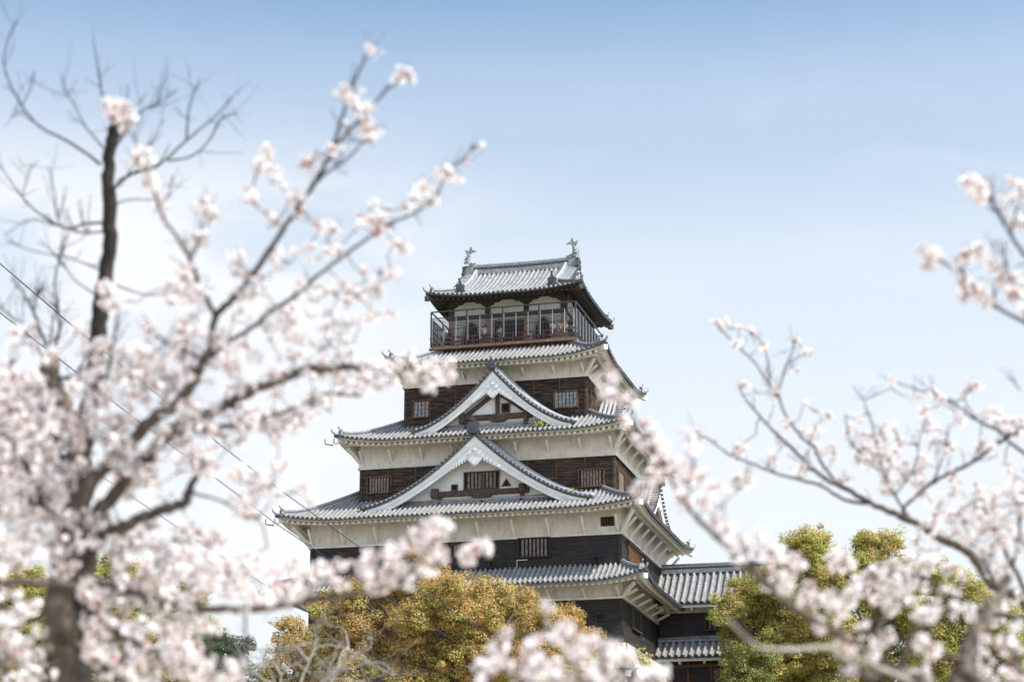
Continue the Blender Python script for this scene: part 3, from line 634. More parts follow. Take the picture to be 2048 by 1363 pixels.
for side in 'FRBL':   # wooden railing
    M, L = frame(side, bx0, bx1, -by, by); k = int(round(L / 0.8))
    rl = MB()
    for a, b, m in ((0, 0.13 if side == 'F' else 0, 1), (0.13 if side == 'F' else 0, 0.82 if side == 'F' else 0.45, 0), (0.82 if side == 'F' else 0.45, 1, 1)):
        if b <= a: continue
        ext0 = 0.25 if a == 0 else 0; ext1 = 0.25 if b == 1 else 0
        rl.box(M, L * a - ext0, L * b + ext1, -0.05, 0.05, 20.90, 20.99, m); rl.box(M, L * a - ext0 * .6, L * b + ext1 * .6, -0.035, 0.035, 20.53, 20.62, m)
        rl.box(M, L * a, L * b, -0.045, 0.045, 20.225, 20.30, m)
    rail = rl.build('railing', [RAIL, RAILG], balcony)
    for i in range(k + 1):
        u = i * L / k; mm = RAIL if (side == 'F' and 0.12 < u / L < 0.86) or (side == 'R' and u / L < 0.4 and i) else RAILG
        ps = MB(); ps.box(M, u - 0.055, u + 0.055, -0.06, 0.06, 20.22, 21.0 if 0 < i < k else 21.2, 0); ps.build('railing_post', [mm], balcony)
for side in 'FRBL':   # steel safety cage outside the railing
    M, L = frame(side, bx0 - 0.12, bx1 + 0.12, -by - 0.12, by + 0.12); cg = MB(); k = 4 if side in 'FB' else 3
    for z, h in ((23.02, 0.09), (22.52, 0.06), (21.55, 0.05)): cg.box(M, 0, L, -h / 2, h / 2, z, z + h, 0)
    for i in range(k + 1): cg.box(M, i * L / k - 0.045, i * L / k + 0.045, -0.05, 0.05, 20.2, 23.02, 0)
    nb = int(L / 0.125)
    for i in range(nb + 1): cg.box(M, i * L / nb - 0.014, i * L / nb + 0.014, -0.012, 0.012, 20.3, 21.55, 0)
    nw_ = 3 * k
    for i in range(nw_ + 1):
        u = i * L / nw_ + (0.12 if i < nw_ else -0.12); cg.box(M, u - 0.022, u + 0.022, 0.06, 0.085, 20.6, 22.5, 1)
    for i in range(8):
        z = 21.65 + i * 0.11; cg.box(M, 0.1, L - 0.1, -0.03, 0.03, z, z + 0.03, 0)
    cg.build('safety_cage', [IRON, GALV], balcony)
tp = MB(); tx0, tx1, td = -2.72, 6.62, 3.6
M5, L5 = frame('F', tx0, tx1, -td, td)
for side in 'FRBL':
    M, L = frame(side, tx0, tx1, -td, td)
    tp.poly([M(0, 0, 20.2), M(L, 0, 20.2), M(L, 0, 24.6), M(0, 0, 24.6)], 0)
    k = 3 if side in 'FB' else 2
    for i in range(k + 1):
        u = min(max(i * L / k, 0.16), L - 0.16); tp.box(M, u - 0.17, u + 0.17, -0.05, 0.09, 20.2, 22.6, 1); tp.box(M, u - 0.20, u + 0.20, -0.05, 0.11, 22.6, 23.95, 2)
        out = [(-1.1, 24.3), (-1.05, 23.98), (-0.8, 23.86), (-0.6, 23.9), (-0.45, 23.72), (-0.2, 23.6), (0.2, 23.6), (0.45, 23.72), (0.6, 23.9), (0.8, 23.86), (1.05, 23.98), (1.1, 24.3)]
        tp.extrude(M, [(min(max(u + a, 0), L), b) for a, b in out], 0.02, 0.22, 2)
    tp.box(M, 0, L, 0.0, 0.07, 22.62, 22.9, 2); tp.box(M, 0, L, 0.0, 0.13, 24.05, 24.45, 2); tp.box(M, 0, L, 0.0, 0.06, 20.2, 20.42, 1)
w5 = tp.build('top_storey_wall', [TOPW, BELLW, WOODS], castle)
def bell(M, u, zb):
    mb = MB(); o = [(-0.62, 0), (-0.60, 0.5), (-0.52, 1.05), (-0.42, 1.35), (-0.22, 1.58), (0, 1.74), (0.22, 1.58), (0.42, 1.35), (0.52, 1.05), (0.60, 0.5), (0.62, 0)]
    mb.extrude(M, [(u + a * 1.36, zb - 0.06 + b * 1.13) for a, b in o], 0.005, 0.10, 0); mb.extrude(M, [(u + a, zb + b) for a, b in o], 0.02, 0.12, 1)
    for k in (-0.3, 0, 0.3): mb.box(M, u + k - 0.02, u + k + 0.02, 0.12, 0.14, zb + 0.02, zb + 1.4 - abs(k), 2)
    for z in (0.35, 0.7, 1.05): mb.box(M, u - 0.5, u + 0.5, 0.122, 0.135, zb + z, zb + z + 0.03, 2)
    return mb.build('bell_window', [BELLW, HOLE, WOODD], w5)
bell(M5, -0.92 - tx0, 20.62); bell(M5, 4.85 - tx0, 20.62)
MR5 = frame('R', tx0, tx1, -td, td)[0]; bell(MR5, 1.8, 20.62); bell(MR5, 5.4, 20.62)
dr = MB(); dr.box(M5, 0.95 - tx0, 3.35 - tx0, 0.01, 0.03, 20.25, 22.3, 0); dr.box(M5, 0.8 - tx0, 0.95 - tx0, 0.0, 0.12, 20.2, 22.45, 1); dr.box(M5, 3.35 - tx0, 3.5 - tx0, 0.0, 0.12, 20.2, 22.45, 1); dr.box(M5, 0.8 - tx0, 3.5 - tx0, 0.0, 0.14, 22.3, 22.45, 1)
for k in range(9): dr.box(M5, 1.05 - tx0 + k * 0.27, 1.13 - tx0 + k * 0.27, 0.035, 0.08, 20.3, 22.28, 2)
dr.build('door', [HOLE, BELLW, WOODD], w5)
# top roof: hip-and-gable
rx0, rx1, ry = -4.1, 8.42, 5.75
f5 = lambda t: 0.40 * t + 0.037 * t * t
GX = 2.3
def hip_roof_top():
    return hip_roof(castle, rx0, rx1, -ry, ry, 23.86, f5, 0.42, 4.5, dict(F=GX, R=GX, B=GX, L=GX), dict(F=2.15, R=1.8, B=2.15, L=1.4), dark=True, tile=TILEP)
roof5 = hip_roof_top()
up5 = MB(); ux0, ux1 = rx0 + GX - 0.45, rx1 - GX + 0.45
zr = lambda t: 23.86 + 0.17 + f5(t)
nrow = int(round((ux1 - ux0) / ROW))
for sgn in (-1, 1):
    for i in range(nrow):
        a, b = ux0 + i * (ux1 - ux0) / nrow, ux0 + (i + 1) * (ux1 - ux0) / nrow; mid = (a + b) / 2
        for j in range(10):
            t0, t1 = GX - 0.2 + (ry - GX + 0.2) * j / 10, GX - 0.2 + (ry - GX + 0.2) * (j + 1) / 10
            for c, d, da, db in ((a, mid, 0, -0.045), (mid, b, -0.045, 0)):
                up5.poly([(c, sgn * (ry - t0), zr(t0) + da + .012), (d, sgn * (ry - t0), zr(t0) + db + .012), (d, sgn * (ry - t1), zr(t1) + db + .012), (c, sgn * (ry - t1), zr(t1) + da + .012)], 1)
    for i in range(1, nrow):
        x = ux0 + i * (ux1 - ux0) / nrow
        C = [Vector((x, sgn * (ry - t), zr(t) + .012)) for t in np.linspace(GX - 0.25, ry - 0.1, 12)]
        half_row(up5, C, Vector((1, 0, 0)), Vector((0, sgn * 0.5, 0.85)), 0, RR, 2, True, False, 3)
    for xv, q in ((ux0, -1), (ux1, 1)):     # verge rows and descending ridges
        for j in range(14):
            t = GX - 0.1 + (ry - GX) * j / 14
            C = [Vector((xv + q * 0.38, sgn * (ry - t), zr(t) + .04)), Vector((xv - q * 0.1, sgn * (ry - t), zr(t) + .05)), Vector((xv - q * 0.5, sgn * (ry - t), zr(t) + .06))]
            half_row(up5, C, Vector((0, 1, 0)), Vector((0, 0, 1)), 0, 0.11, 2, True, True)
up5.hexa([(ux0, -0.2, zr(ry) - .3), (ux1, -0.2, zr(ry) - .3), (ux1, 0.2, zr(ry) - .3), (ux0, 0.2, zr(ry) - .3), (ux0, -0.2, zr(ry)), (ux1, -0.2, zr(ry)), (ux1, 0.2, zr(ry)), (ux0, 0.2, zr(ry))], 1)
slope5 = up5.build('upper_roof', [TILEP, VALLEY, TDARK, TILEB], roof5)
for xv, q in ((ux0, 1), (ux1, -1)):
    for sgn in (-1, 1):
        hb = MB(); ts = np.linspace(1.05, ry - 0.15, 10); pts = [Vector((xv + q * 0.70, sgn * (ry - t), zr(t) + .06)) for t in ts]
        ridge_bar(hb, pts, 0.3, 0.30, 0.13, (1, 0))
        Mo = (lambda u, w, z, x=xv + q * 0.70, s=sgn: (x + u, s * (ry - 1.0 + w), z)); oni(hb, Mo, 0, 0.05, zr(1.0) + 0.0, 0.95, 2, True)
        hb.build('descending_ridge', [RIDGE, TILEP, TDARK], roof5)
    gp = MB(); n = 16; xg = xv + q * 0.5
    a = gp.add([(xg, ry - (GX - .1) - (2 * ry - 2 * GX + .2) * i / n, zr(GX) - 0.3) for i in range(n + 1)]); b = gp.add([(xg, y, zr(ry - abs(y)) - 0.05) for y in [ry - (GX - .1) - (2 * ry - 2 * GX + .2) * i / n for i in range(n + 1)]])
    for i in range(n): gp.face((a + i, a + i + 1, b + i + 1, b + i), 0)
    for s in (-1, 1):
        for i in range(n):
            t0, t1 = GX + (ry - GX) * i / n, GX + (ry - GX) * (i + 1) / n
            gp.hexa([(xv - q * .05, s * (ry - t0), zr(t0) - .60), (xv - q * .05, s * (ry - t1), zr(t1) - .62), (xv + q * .1, s * (ry - t1), zr(t1) - .62), (xv + q * .1, s * (ry - t0), zr(t0) - .60),
                     (xv - q * .05, s * (ry - t0), zr(t0) - .08), (xv - q * .05, s * (ry - t1), zr(t1) - .08), (xv + q * .1, s * (ry - t1), zr(t1) - .08), (xv + q * .1, s * (ry - t0), zr(t0) - .08)], 1)
    gp.build('gable_end', [WHITE, WOODS], roof5)
mr = MB(); zt = zr(ry) - 0.05
pr = [(x, 0, zt + 0.10 * ((x - 2.16) / 5) ** 2) for x in np.linspace(ux0 - 0.25, ux1 + 0.25, 15)]
ridge_bar(mr, pr, 0.42, 0.62, 0.16)
for i in range(30):
    x = ux0 + 0.6 + i * (ux1 - ux0 - 1.2) / 29
    for s in (-1, 1): mr.disc((lambda u, w, z, s=s: (x + u, s * (0.2 + w), z)), 0, zt + 0.40, 0, 0.06, 0.11, 1, 8)
for x, q in ((ux0 - 0.3, -1), (ux1 + 0.3, 1)): oni(mr, (lambda u, w, z, x=x, q=q: (x + q * w, u, z)), 0, 0, zt - 0.15, 1.15, 1, False)
mr.build('main_ridge', [RIDGE, TDARK], roof5)
def fish(x, q):
    """tiled roof fish: head down on the ridge facing inwards, body curling up to a forked tail"""
    mb = MB(); X = lambda a, b, c=0: (x + q * a * 0.95, c, zt + 0.50 + b * 0.92)
    body = [(-0.62, 0.16), (-0.45, 0.22), (-0.20, 0.26), (0.08, 0.40), (0.22, 0.68), (0.20, 0.98), (0.10, 1.22), (0.02, 1.42)]
    rad = [0.14, 0.24, 0.30, 0.32, 0.29, 0.23, 0.16, 0.10]
    mb.tube([X(a, b) for a, b in body], rad, 10, 0, squash=0.8)
    mb.tube([X(-0.58, 0.22), X(-0.80, 0.30), X(-0.92, 0.26)], [0.16, 0.11, 0.05], 8, 0); mb.tube([X(-0.58, 0.06), X(-0.80, 0.02), X(-0.88, 0.08)], [0.12, 0.08, 0.04], 8, 0)   # jaws
    for c in (-0.17, 0.17): mb.tube([X(-0.5, 0.42, c), X(-0.44, 0.50, c)], 0.07, 6, 0); mb.tube([X(-0.35, 0.40, c), X(-0.15, 0.62, c * 1.7)], [0.08, 0.02], 5, 0)
    M = lambda u, w, z: (x + q * u * 0.95, w, zt + 0.50 + z * 0.92)
    mb.extrude(M, [(0.0, 1.32), (-0.12, 1.50), (-0.34, 1.60), (-0.60, 1.56), (-0.44, 1.72), (-0.20, 1.80), (-0.16, 2.02), (0.02, 2.14), (0.02, 1.90), (0.16, 1.72), (0.28, 1.78), (0.42, 1.92), (0.42, 1.68), (0.30, 1.46), (0.10, 1.34)], -0.05, 0.05, 0)
    for i, (a, b) in enumerate([(0.32, 0.36), (0.46, 0.55), (0.48, 0.75), (0.44, 0.95), (0.34, 1.13), (0.22, 1.30)]):
        mb.extrude(M, [(a - 0.10, b - 0.12), (a + 0.10, b + 0.06), (a - 0.12, b + 0.10)], -0.03, 0.03, 0)
    for i in range(6): mb.extrude(M, [(-0.35 + i * 0.09, 0.0 + i * i * 0.02), (-0.28 + i * 0.09, -0.06 + i * i * 0.02), (-0.26 + i * 0.09, 0.14 + i * i * 0.02)], -0.25, 0.25, 0)
    for c in (-1, 1):
        mb.poly([X(-0.1, 0.30, 0.22 * c), X(0.20, 0.16, 0.50 * c), X(0.34, 0.34, 0.56 * c), X(0.1, 0.50, 0.24 * c)], 0); mb.poly([X(0.15, 0.62, 0.22 * c), X(0.45, 0.62, 0.40 * c), X(0.22, 0.80, 0.22 * c)], 0)
    for k in range(5):
        a, b = body[2 + k]; mb.tube([X(a - 0.01, b), X(a, b + 0.05)], rad[2 + k] * 1.06, 10, 0, squash=0.82)
    mb.extrude(M, [(-0.45, -0.16), (0.36, -0.16), (0.40, 0.1), (0.30, 0.3), (-0.3, 0.2)], -0.26, 0.26, 0)
    mb.build('roof_fish', [FISH], roof5)
fish(ux0 + 0.12, -1); fish(ux1 - 0.12, 1)
for x in (-0.35, 4.75):
    r = MB(); r.tube([(x, 0, zt + 0.7), (x, 0, zt + 1.25)], 0.022, 5, 0); r.tube([(x, 0, zt + 0.74), (x, 0, zt + 0.84)], 0.06, 6, 0); r.build('lightning_rod', [mat('verdigris', (0.25, 0.42, 0.36), rough=0.7)], roof5)

# ------------------------------------------------------------------ stone base under the keep
def stone_base():
    mb = MB(); zt_, zb_ = -3.82, -15.0; rg = random.Random(3)
    off = lambda z: 0.25 + 0.30 * (zt_ - z) + 0.012 * (zt_ - z) ** 2
    for side in 'FRL':
        M, L = frame(side, -11.9, 11.9, -8.95, 8.95); z = zt_
        while z > zb_:
            h = rg.uniform(0.5, 0.95); u = -off(z) - rg.uniform(0, 0.8); end = L + off(z)
            while u < end:
                wd = rg.uniform(0.6, 1.5); a, b = max(u, -off(z)), min(u + wd, end); zl = z - h; o0, o1 = off(z), off(zl); g_ = 0.03; bul = rg.uniform(0.05, 0.2)
                if b - a > 0.15:
                    j = lambda: rg.uniform(-0.05, 0.05)
                    outer = [(a, zl), (b, zl), (b, z), (a, z)]
                    P0 = [M(uu + (g_ if k in (0, 3) else -g_), off(zz_), zz_) for k, (uu, zz_) in enumerate(outer)]
                    mu, mz = (b - a) * 0.2, h * 0.2
                    P1 = [M(a + mu + j(), off(zl + mz) + bul + j(), zl + mz + j()), M(b - mu + j(), off(zl + mz) + bul + j(), zl + mz + j()), M(b - mu + j(), off(z - mz) + bul + j(), z - mz + j()), M(a + mu + j(), off(z - mz) + bul + j(), z - mz + j())]
                    n = mb.add(P0 + P1); mb.face((n + 4, n + 5, n + 6, n + 7), 0)
                    for k in range(4): mb.face((n + k, n + (k + 1) % 4, n + 4 + (k + 1) % 4, n + 4 + k), 0)
                u += wd
            z -= h
        mb.poly([M(-0.2, 0.12, zt_), M(-off(zb_) + .1, off(zb_) - 0.1, zb_), M(L + off(zb_) - .1, off(zb_) - 0.1, zb_), M(L + 0.2, 0.12, zt_)], 1)
    M, L = frame('B', -11.9, 11.9, -8.95, 8.95); mb.poly([M(-0.2, 0.2, zt_), M(-off(zb_), off(zb_), zb_), M(L + off(zb_), off(zb_), zb_), M(L + 0.2, 0.2, zt_)], 0)
    mb.poly([(-12.1, -9.1, zt_), (12.1, -9.1, zt_), (12.1, 9.1, zt_), (-12.1, 9.1, zt_)], 0)
    o = mb.build('stone_wall', [STONE, HOLE]); tag(o, 'sloping dry stone foundation wall below the castle keep', 'stone wall')
stone_base()

# ------------------------------------------------------------------ corridor building on the right
corr = empty('corridor_building', (15, 6, -4.3), 'low two-roofed timber corridor building joined to the right side of the keep', 'building')
def lean_roof(xa, xb, ya, yb, za, zb, parent, sag=0.12, back=None):
    mb = MB(); n = int(round((xb - xa) / 0.52)); zf = lambda t: za + (zb - za) * t - sag * 4 * t * (1 - t)
    for i in range(n):
        a, b = xa + i * (xb - xa) / n, xa + (i + 1) * (xb - xa) / n; m = (a + b) / 2
        for j in range(10):
            t0, t1 = j / 10, (j + 1) / 10
            for c, d, da, db in ((a, m, 0, -0.05), (m, b, -0.05, 0)):
                mb.poly([(c, ya + (yb - ya) * t0, zf(t0) + da), (d, ya + (yb - ya) * t0, zf(t0) + db), (d, ya + (yb - ya) * t1, zf(t1) + db), (c, ya + (yb - ya) * t1, zf(t1) + da)], 1)
        mb.poly([(a, ya, zf(0) - 0.12), (b, ya, zf(0) - 0.12), (b, ya, zf(0)), (a, ya, zf(0))], 2)
    L = math.hypot(yb - ya, zb - za); k = int(L / 0.27)
    for i in range(n + 1):
        x = xa + i * (xb - xa) / n; C = [Vector((x, ya + (yb - ya) * j / k, zf(j / k))) for j in range(k + 1)]
        up = Vector((1, 0, 0)).cross((C[-1] - C[0]).normalized()); up = up if up.z > 0 else -up
        half_row(mb, C, Vector((1, 0, 0)), up, 0, 0.15, 2, True, True, 3)
    r = mb.build('roof', [TILE, VALLEY, TDARK, TILEB], parent)
    e = MB(); e.hexa([(xa, ya + .12, za - .34), (xb, ya + .12, za - .34), (xb, ya + .3, za - .34), (xa, ya + .3, za - .34), (xa, ya + .12, za - .125), (xb, ya + .12, za - .125), (xb, ya + .3, za - .125), (xa, ya + .3, za - .125)], 0)
    e.poly([(xa, ya + .15, za - .28), (xb, ya + .15, za - .28), (xb, yb, zb - .35), (xa, yb, zb - .35)], 0)
    for i in range(int((xb - xa) / 1.9) + 1): x = xa + 0.9 + i * 1.9; e.bar((x, ya + .25, za - .42), (x, ya + 1.4, za - 0.42), 0.16, 0.18, 0)
    e.build('eave', [EAVEW], r); return r
XA, XB = 12.15, 25.0
r_ = lean_roof(11.95, XB, 3.1, 6.2, 0.72, 3.55, corr)
lean_roof(11.95, XB, 9.3, 6.2, 0.72, 3.55, corr)
rg_ = MB(); ridge_bar(rg_, [(12.0, 6.2, 3.6), (18, 6.2, 3.6), (XB, 6.2, 3.6)], 0.4, 0.5, 0.15); rg_.build('ridge', [RIDGE, TDARK], r_)
cw = MB(); MC = lambda u, w, z: (12.0 + u, 4.45 - w, z)
for k in range(8): cw.poly([MC(0, 0.035, -1.9 + k * .26), MC(13, 0.035, -1.9 + k * .26), MC(13, 0.005, -1.64 + k * .26), MC(0, 0.005, -1.64 + k * .26)], 0)
cw.box(MC, 0, 13, 0, 0.12, 0.15, 0.24, 1); cw.box(MC, 0, 13, 0.0, 0.05, 0.24, 0.6, 1)
for i in range(8): cw.box(MC, i * 1.8, i * 1.8 + 0.1, 0, 0.08, -1.9, 0.15, 0)
cw.box(MC, 0, 13, -3.6, -0.02, -4.6, 0.75, 0)
wc = cw.build('wall', [WOODK, EAVEW], corr)
window(wc, MC, 3.6, 6.2, -1.2, 0.0, 6, HOLE, WOODL, WOODD, barw=0.12, wofs=0.05)
cb = MB(); cb.box(MC, 0, 13, 0, 0.1, -2.0, -1.9, 0)
lr = lean_roof(11.0, XB, 2.55, 4.5, -3.42, -2.0, corr, 0.08)
rg_ = MB(); ridge_bar(rg_, [(11.9, 4.40, -1.98), (18, 4.40, -1.98), (XB, 4.40, -1.98)], 0.26, 0.2, 0.10); rg_.build('ridge', [RIDGE, TDARK], lr)
lw = MB(); ML = lambda u, w, z: (12.5 + u, 3.55 - w, z)
lw.box(ML, 0, 12.5, -0.5, 0, -9.0, -3.4, 0)
for i in range(8): lw.box(ML, i * 1.75, i * 1.75 + 0.16, 0, 0.1, -8.5, -3.45, 1)
lw.box(ML, 0, 12.5, 0.1, 0.22, -4.15, -3.95, 1)
lwo = lw.build('wall', [WOODK, WOODO], corr); window(lwo, ML, 3.9, 6.6, -5.6, -4.3, 7, WOODL, WOODD, WOODD, barw=0.15, wofs=0.02, name='door')
sw = MB(); MS = lambda u, w, z: (10.9 + u, 3.0 - w, z)
for k in range(22):
    u = k * 0.66
    for j in range(10): sw.box(MS, u + 0.02, u + 0.64, -0.4, random.uniform(0.0, 0.08), -9.5 + j * 0.55 - 4, -9.5 + j * 0.55 - 3.47, 0)
tag(sw.build('stone_wall', [STONE]), 'retaining stone wall under the corridor building', 'stone wall')

# ------------------------------------------------------------------ leafy trees
def leaf_tree(name, label, group, lobes, trunk_base, mix, leaf=0.15, dens=1.0, seed=0, clump_r=0.55, trunk_r=0.45, mats=None):
    """lobes: list of (x,y,z,rx,ry,rz). Leaves sit in clumps spread through the shell of every lobe."""
    rg = np.random.default_rng(seed); base = Vector(trunk_base)
    root = empty(name, base, label, 'tree', group)
    mats = mats or [LORANGE, LGOLD, LGREEN, LDARK, LRED]
    Cs = []; Nn = []; Dp = []; knobs = []
    for (x, y, z, rx, ry, rz) in lobes:       # every big lobe is made of smaller rounded sprays
        for _ in range(5):
            d = rg.normal(size=3); d /= np.linalg.norm(d); d[2] = abs(d[2]) * 0.9 if rg.random() < 0.6 else d[2]
            q = rg.uniform(0.40, 0.58)
            knobs.append((x + d[0] * rx * 0.6, y + d[1] * ry * 0.6, z + d[2] * rz * 0.6, rx * q, ry * q, rz * q))
    knobs += [(x, y, z - 0.15 * rz, rx * 0.8, ry * 0.8, rz * 0.8) for (x, y, z, rx, ry, rz) in lobes]
    for (x, y, z, rx, ry, rz) in knobs:
        n = int(dens * 2.9 * (rx * ry + rx * rz + ry * rz) / (clump_r * clump_r * 3))
        d = rg.normal(size=(n, 3)); d /= np.linalg.norm(d, axis=1)[:, None]
        k = rg.uniform(0.42, 1.0, n) ** 0.55
        lump = 1 + 0.16 * np.sin(d[:, 0] * 5 + x) * np.cos(d[:, 2] * 6 + y) + rg.normal(0, 0.15, n)
        lump = np.clip(lump, 0.6, 1.22)
        p = np.array([x, y, z]) + d * np.array([rx, ry, rz]) * (k * lump)[:, None]
        Cs.append(p); Nn.append(d); Dp.append(k)
    C = np.concatenate(Cs); N = np.concatenate(Nn); D = np.concatenate(Dp)
    per = 110; n = len(C)
    cr = clump_r * rg.uniform(0.55, 1.25, n)
    ci = np.repeat(np.arange(n), per)
    off = rg.normal(size=(n * per, 3)); off /= np.linalg.norm(off, axis=1)[:, None]; off[:, 2] = np.where(off[:, 2] < 0, off[:, 2] * 0.45, off[:, 2])
    rad = rg.uniform(0.35, 1.0, n * per) ** 0.5
    P = C[ci] + off * (cr[ci] * rad)[:, None]
    nrm = off * 0.7 + N[ci] * 0.5 + np.array([0, 0, 0.45]) + rg.normal(0, 0.45, (n * per, 3)); nrm /= np.linalg.norm(nrm, axis=1)[:, None]
    t = np.cross(nrm, rg.normal(size=(n * per, 3))); t /= np.linalg.norm(t, axis=1)[:, None]; b = np.cross(nrm, t)
    ln = leaf * rg.uniform(0.7, 1.35, n * per)[:, None]; wd = ln * 0.52
    V = np.stack([P - t * ln * 0.5, P + b * wd * 0.5, P + t * ln * 0.5 - nrm * ln * 0.12, P - b * wd * 0.5], axis=1)
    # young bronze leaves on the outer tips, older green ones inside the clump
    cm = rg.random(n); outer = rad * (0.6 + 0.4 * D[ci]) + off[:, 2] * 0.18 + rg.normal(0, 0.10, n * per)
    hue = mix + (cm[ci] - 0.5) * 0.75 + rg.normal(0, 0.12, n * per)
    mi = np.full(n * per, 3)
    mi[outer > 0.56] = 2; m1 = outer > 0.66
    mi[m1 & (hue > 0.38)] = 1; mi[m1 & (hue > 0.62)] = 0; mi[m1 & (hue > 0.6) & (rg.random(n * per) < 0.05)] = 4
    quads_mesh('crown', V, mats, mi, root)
    tr = MB(); top = Vector(np.mean([l[:3] for l in lobes], axis=0)); top.z -= 0.5
    mid = base.lerp(top, 0.5) + Vector((rg.normal() * 0.4, rg.normal() * 0.4, 0))
    tr.tube([base - Vector((0, 0, 0.3)), base.lerp(mid, 0.5), mid, top], [trunk_r * 1.25, trunk_r, trunk_r * 0.8, trunk_r * 0.45], 10, 0)
    for (x, y, z, rx, ry, rz) in lobes:
        st = base.lerp(mid, rg.uniform(0.7, 1.0)) if z < mid.z + 1 else mid.lerp(top, rg.uniform(0.1, 0.8)); e = Vector((x, y, z + rz * 0.35))
        m_ = st.lerp(e, 0.5) + Vector((rg.normal() * 0.4, rg.normal() * 0.4, -0.3))
        tr.tube([st, m_, e], [trunk_r * 0.38, trunk_r * 0.25, 0.05], 6, 0)
        for _ in range(4):
            e2 = Vector((x + rg.uniform(-.5, .5) * rx, y + rg.uniform(-.5, .5) * ry, z + rg.uniform(-0.3, 0.4) * rz)); tr.tube([m_, m_.lerp(e2, 0.55) + Vector((0, 0, 0.2)), e2], [0.09, 0.06, 0.025], 5, 0)
    tr.build('trunk', [TRUNK], root)
    return root
def lobes_px(lst, Y, jit=2.2, seed=1, sc=1.0):
    rg = random.Random(seed); out = []
    for (px, py, r) in lst:
        yy = Y + rg.uniform(-jit, jit); p = at_y(px, py, yy); rr = r * np.linalg.norm(p - CAM) / F_PX * sc
        out.append((p[0], p[1], p[2], rr * rg.uniform(0.9, 1.15), rr * 1.0, rr * rg.uniform(0.85, 1.0)))
    return out
A = [(835, 1165, 62), (775, 1185, 55), (895, 1200, 62), (700, 1200, 62), (650, 1225, 45), (985, 1200, 58), (930, 1240, 65), (830, 1250, 70), (740, 1270, 70), (665, 1290, 60), (1045, 1215, 45), (1000, 1270, 65), (1080, 1260, 55), (1125, 1250, 52), (1170, 1285, 45), (1110, 1320, 60), (1040, 1330, 60), (920, 1320, 70), (820, 1345, 75), (700, 1360, 75), (980, 1400, 85), (850, 1430, 90), (1100, 1400, 80), (720, 1450, 80)]
gz = lambda x, y: ground_z(x, y)
la = lobes_px(A, -26, 2.6, 5); ax, ay = np.mean([l[0] for l in la]), -26
leaf_tree('camphor_tree', 'broad bronze-orange leaved tree standing in front of the lower keep', None, la, (ax, ay, gz(ax, ay)), 0.77, leaf=0.135, dens=1.6, seed=1)
B = [(575, 1262, 38), (560, 1310, 40), (610, 1310, 40), (555, 1370, 50), (625, 1380, 50), (590, 1430, 60)]
lb = lobes_px(B, -22, 1.2, 6); leaf_tree('camphor_tree', 'small bronze-green tree at the left foot of the keep, beside the broad orange one', None, lb, (np.mean([l[0] for l in lb]), -22, gz(-10, -22)), 0.74, leaf=0.135, seed=2, trunk_r=0.25, dens=1.5)
C1 = [(1560, 1265, 55), (1605, 1240, 50), (1545, 1330, 58), (1620, 1290, 55), (1595, 1090, 32), (1640, 1085, 30), (1530, 1205, 55), (1455, 1215, 40), (1620, 1110, 62), (1585, 1150, 60), (1655, 1150, 58), (1545, 1175, 50), (1500, 1180, 50), (1610, 1210, 65), (1540, 1240, 62), (1490, 1240, 48), (1470, 1275, 42), (1660, 1240, 60), (1590, 1290, 70), (1520, 1310, 62), (1480, 1340, 50), (1650, 1330, 70), (1560, 1370, 75), (1480, 1400, 70), (1640, 1410, 80)]
lc = lobes_px(C1, -4, 2.4, 7); leaf_tree('camphor_tree', 'tall olive-gold tree covering the end of the corridor building', None, lc, (np.mean([l[0] for l in lc]), -4, gz(24, -4)), 0.44, leaf=0.142, seed=3, dens=1.35)
C2 = [(1735, 1080, 26), (1775, 1085, 26), (1700, 1180, 40), (1755, 1095, 50), (1720, 1150, 55), (1790, 1140, 52), (1760, 1190, 62), (1700, 1210, 55), (1815, 1200, 52), (1770, 1260, 66), (1720, 1300, 66), (1830, 1270, 60), (1790, 1340, 75), (1720, 1390, 75), (1850, 1360, 70)]
lc = lobes_px(C2, 2, 2.4, 8); leaf_tree('camphor_tree', 'round-topped olive-green tree second from the corridor building, rising behind the pink-white blossom', None, lc, (np.mean([l[0] for l in lc]), 2, gz(30, 2)), 0.40, leaf=0.142, seed=4, dens=1.35)
C3 = [(1880, 1160, 50), (1930, 1200, 60), (1870, 1240, 60), (1980, 1230, 60), (1930, 1290, 70), (2030, 1250, 60), (1890, 1330, 70), (1980, 1340, 80), (2060, 1330, 80), (2020, 1410, 90), (1900, 1420, 90)]
lc = lobes_px(C3, -8, 2.4, 9); leaf_tree('camphor_tree', 'wide golden-green tree in the lower right corner behind the cherry branches', None, lc, (np.mean([l[0] for l in lc]), -8, gz(36, -8)), 0.45, leaf=0.142, seed=5, dens=1.3)
D0 = [(1520, 1330, 40), (1470, 1325, 42), (1500, 1375, 55)]
lc = lobes_px(D0, -14, 0.8, 10); leaf_tree('evergreen_shrub', 'dark green shrub before the lower wall of the corridor building', None, lc, (np.mean([l[0] for l in lc]), -14, gz(22, -14)), 0.0, leaf=0.15, seed=6, trunk_r=0.15, mats=[LGREEN, LGREEN, LDARK, LDARK, LDARK])
E1 = [(40, 1170, 60), (-10, 1200, 60), (90, 1210, 62), (30, 1250, 72), (100, 1290, 72), (20, 1330, 85), (110, 1370, 85)]
lc = lobes_px(E1, 4, 2, 11); leaf_tree('camphor_tree', 'yellow-green tree at the left edge behind the cherry trunk', None, lc, (np.mean([l[0] for l in lc]), 4, gz(-41, 4)), 0.36, leaf=0.15, seed=7, dens=1.4)
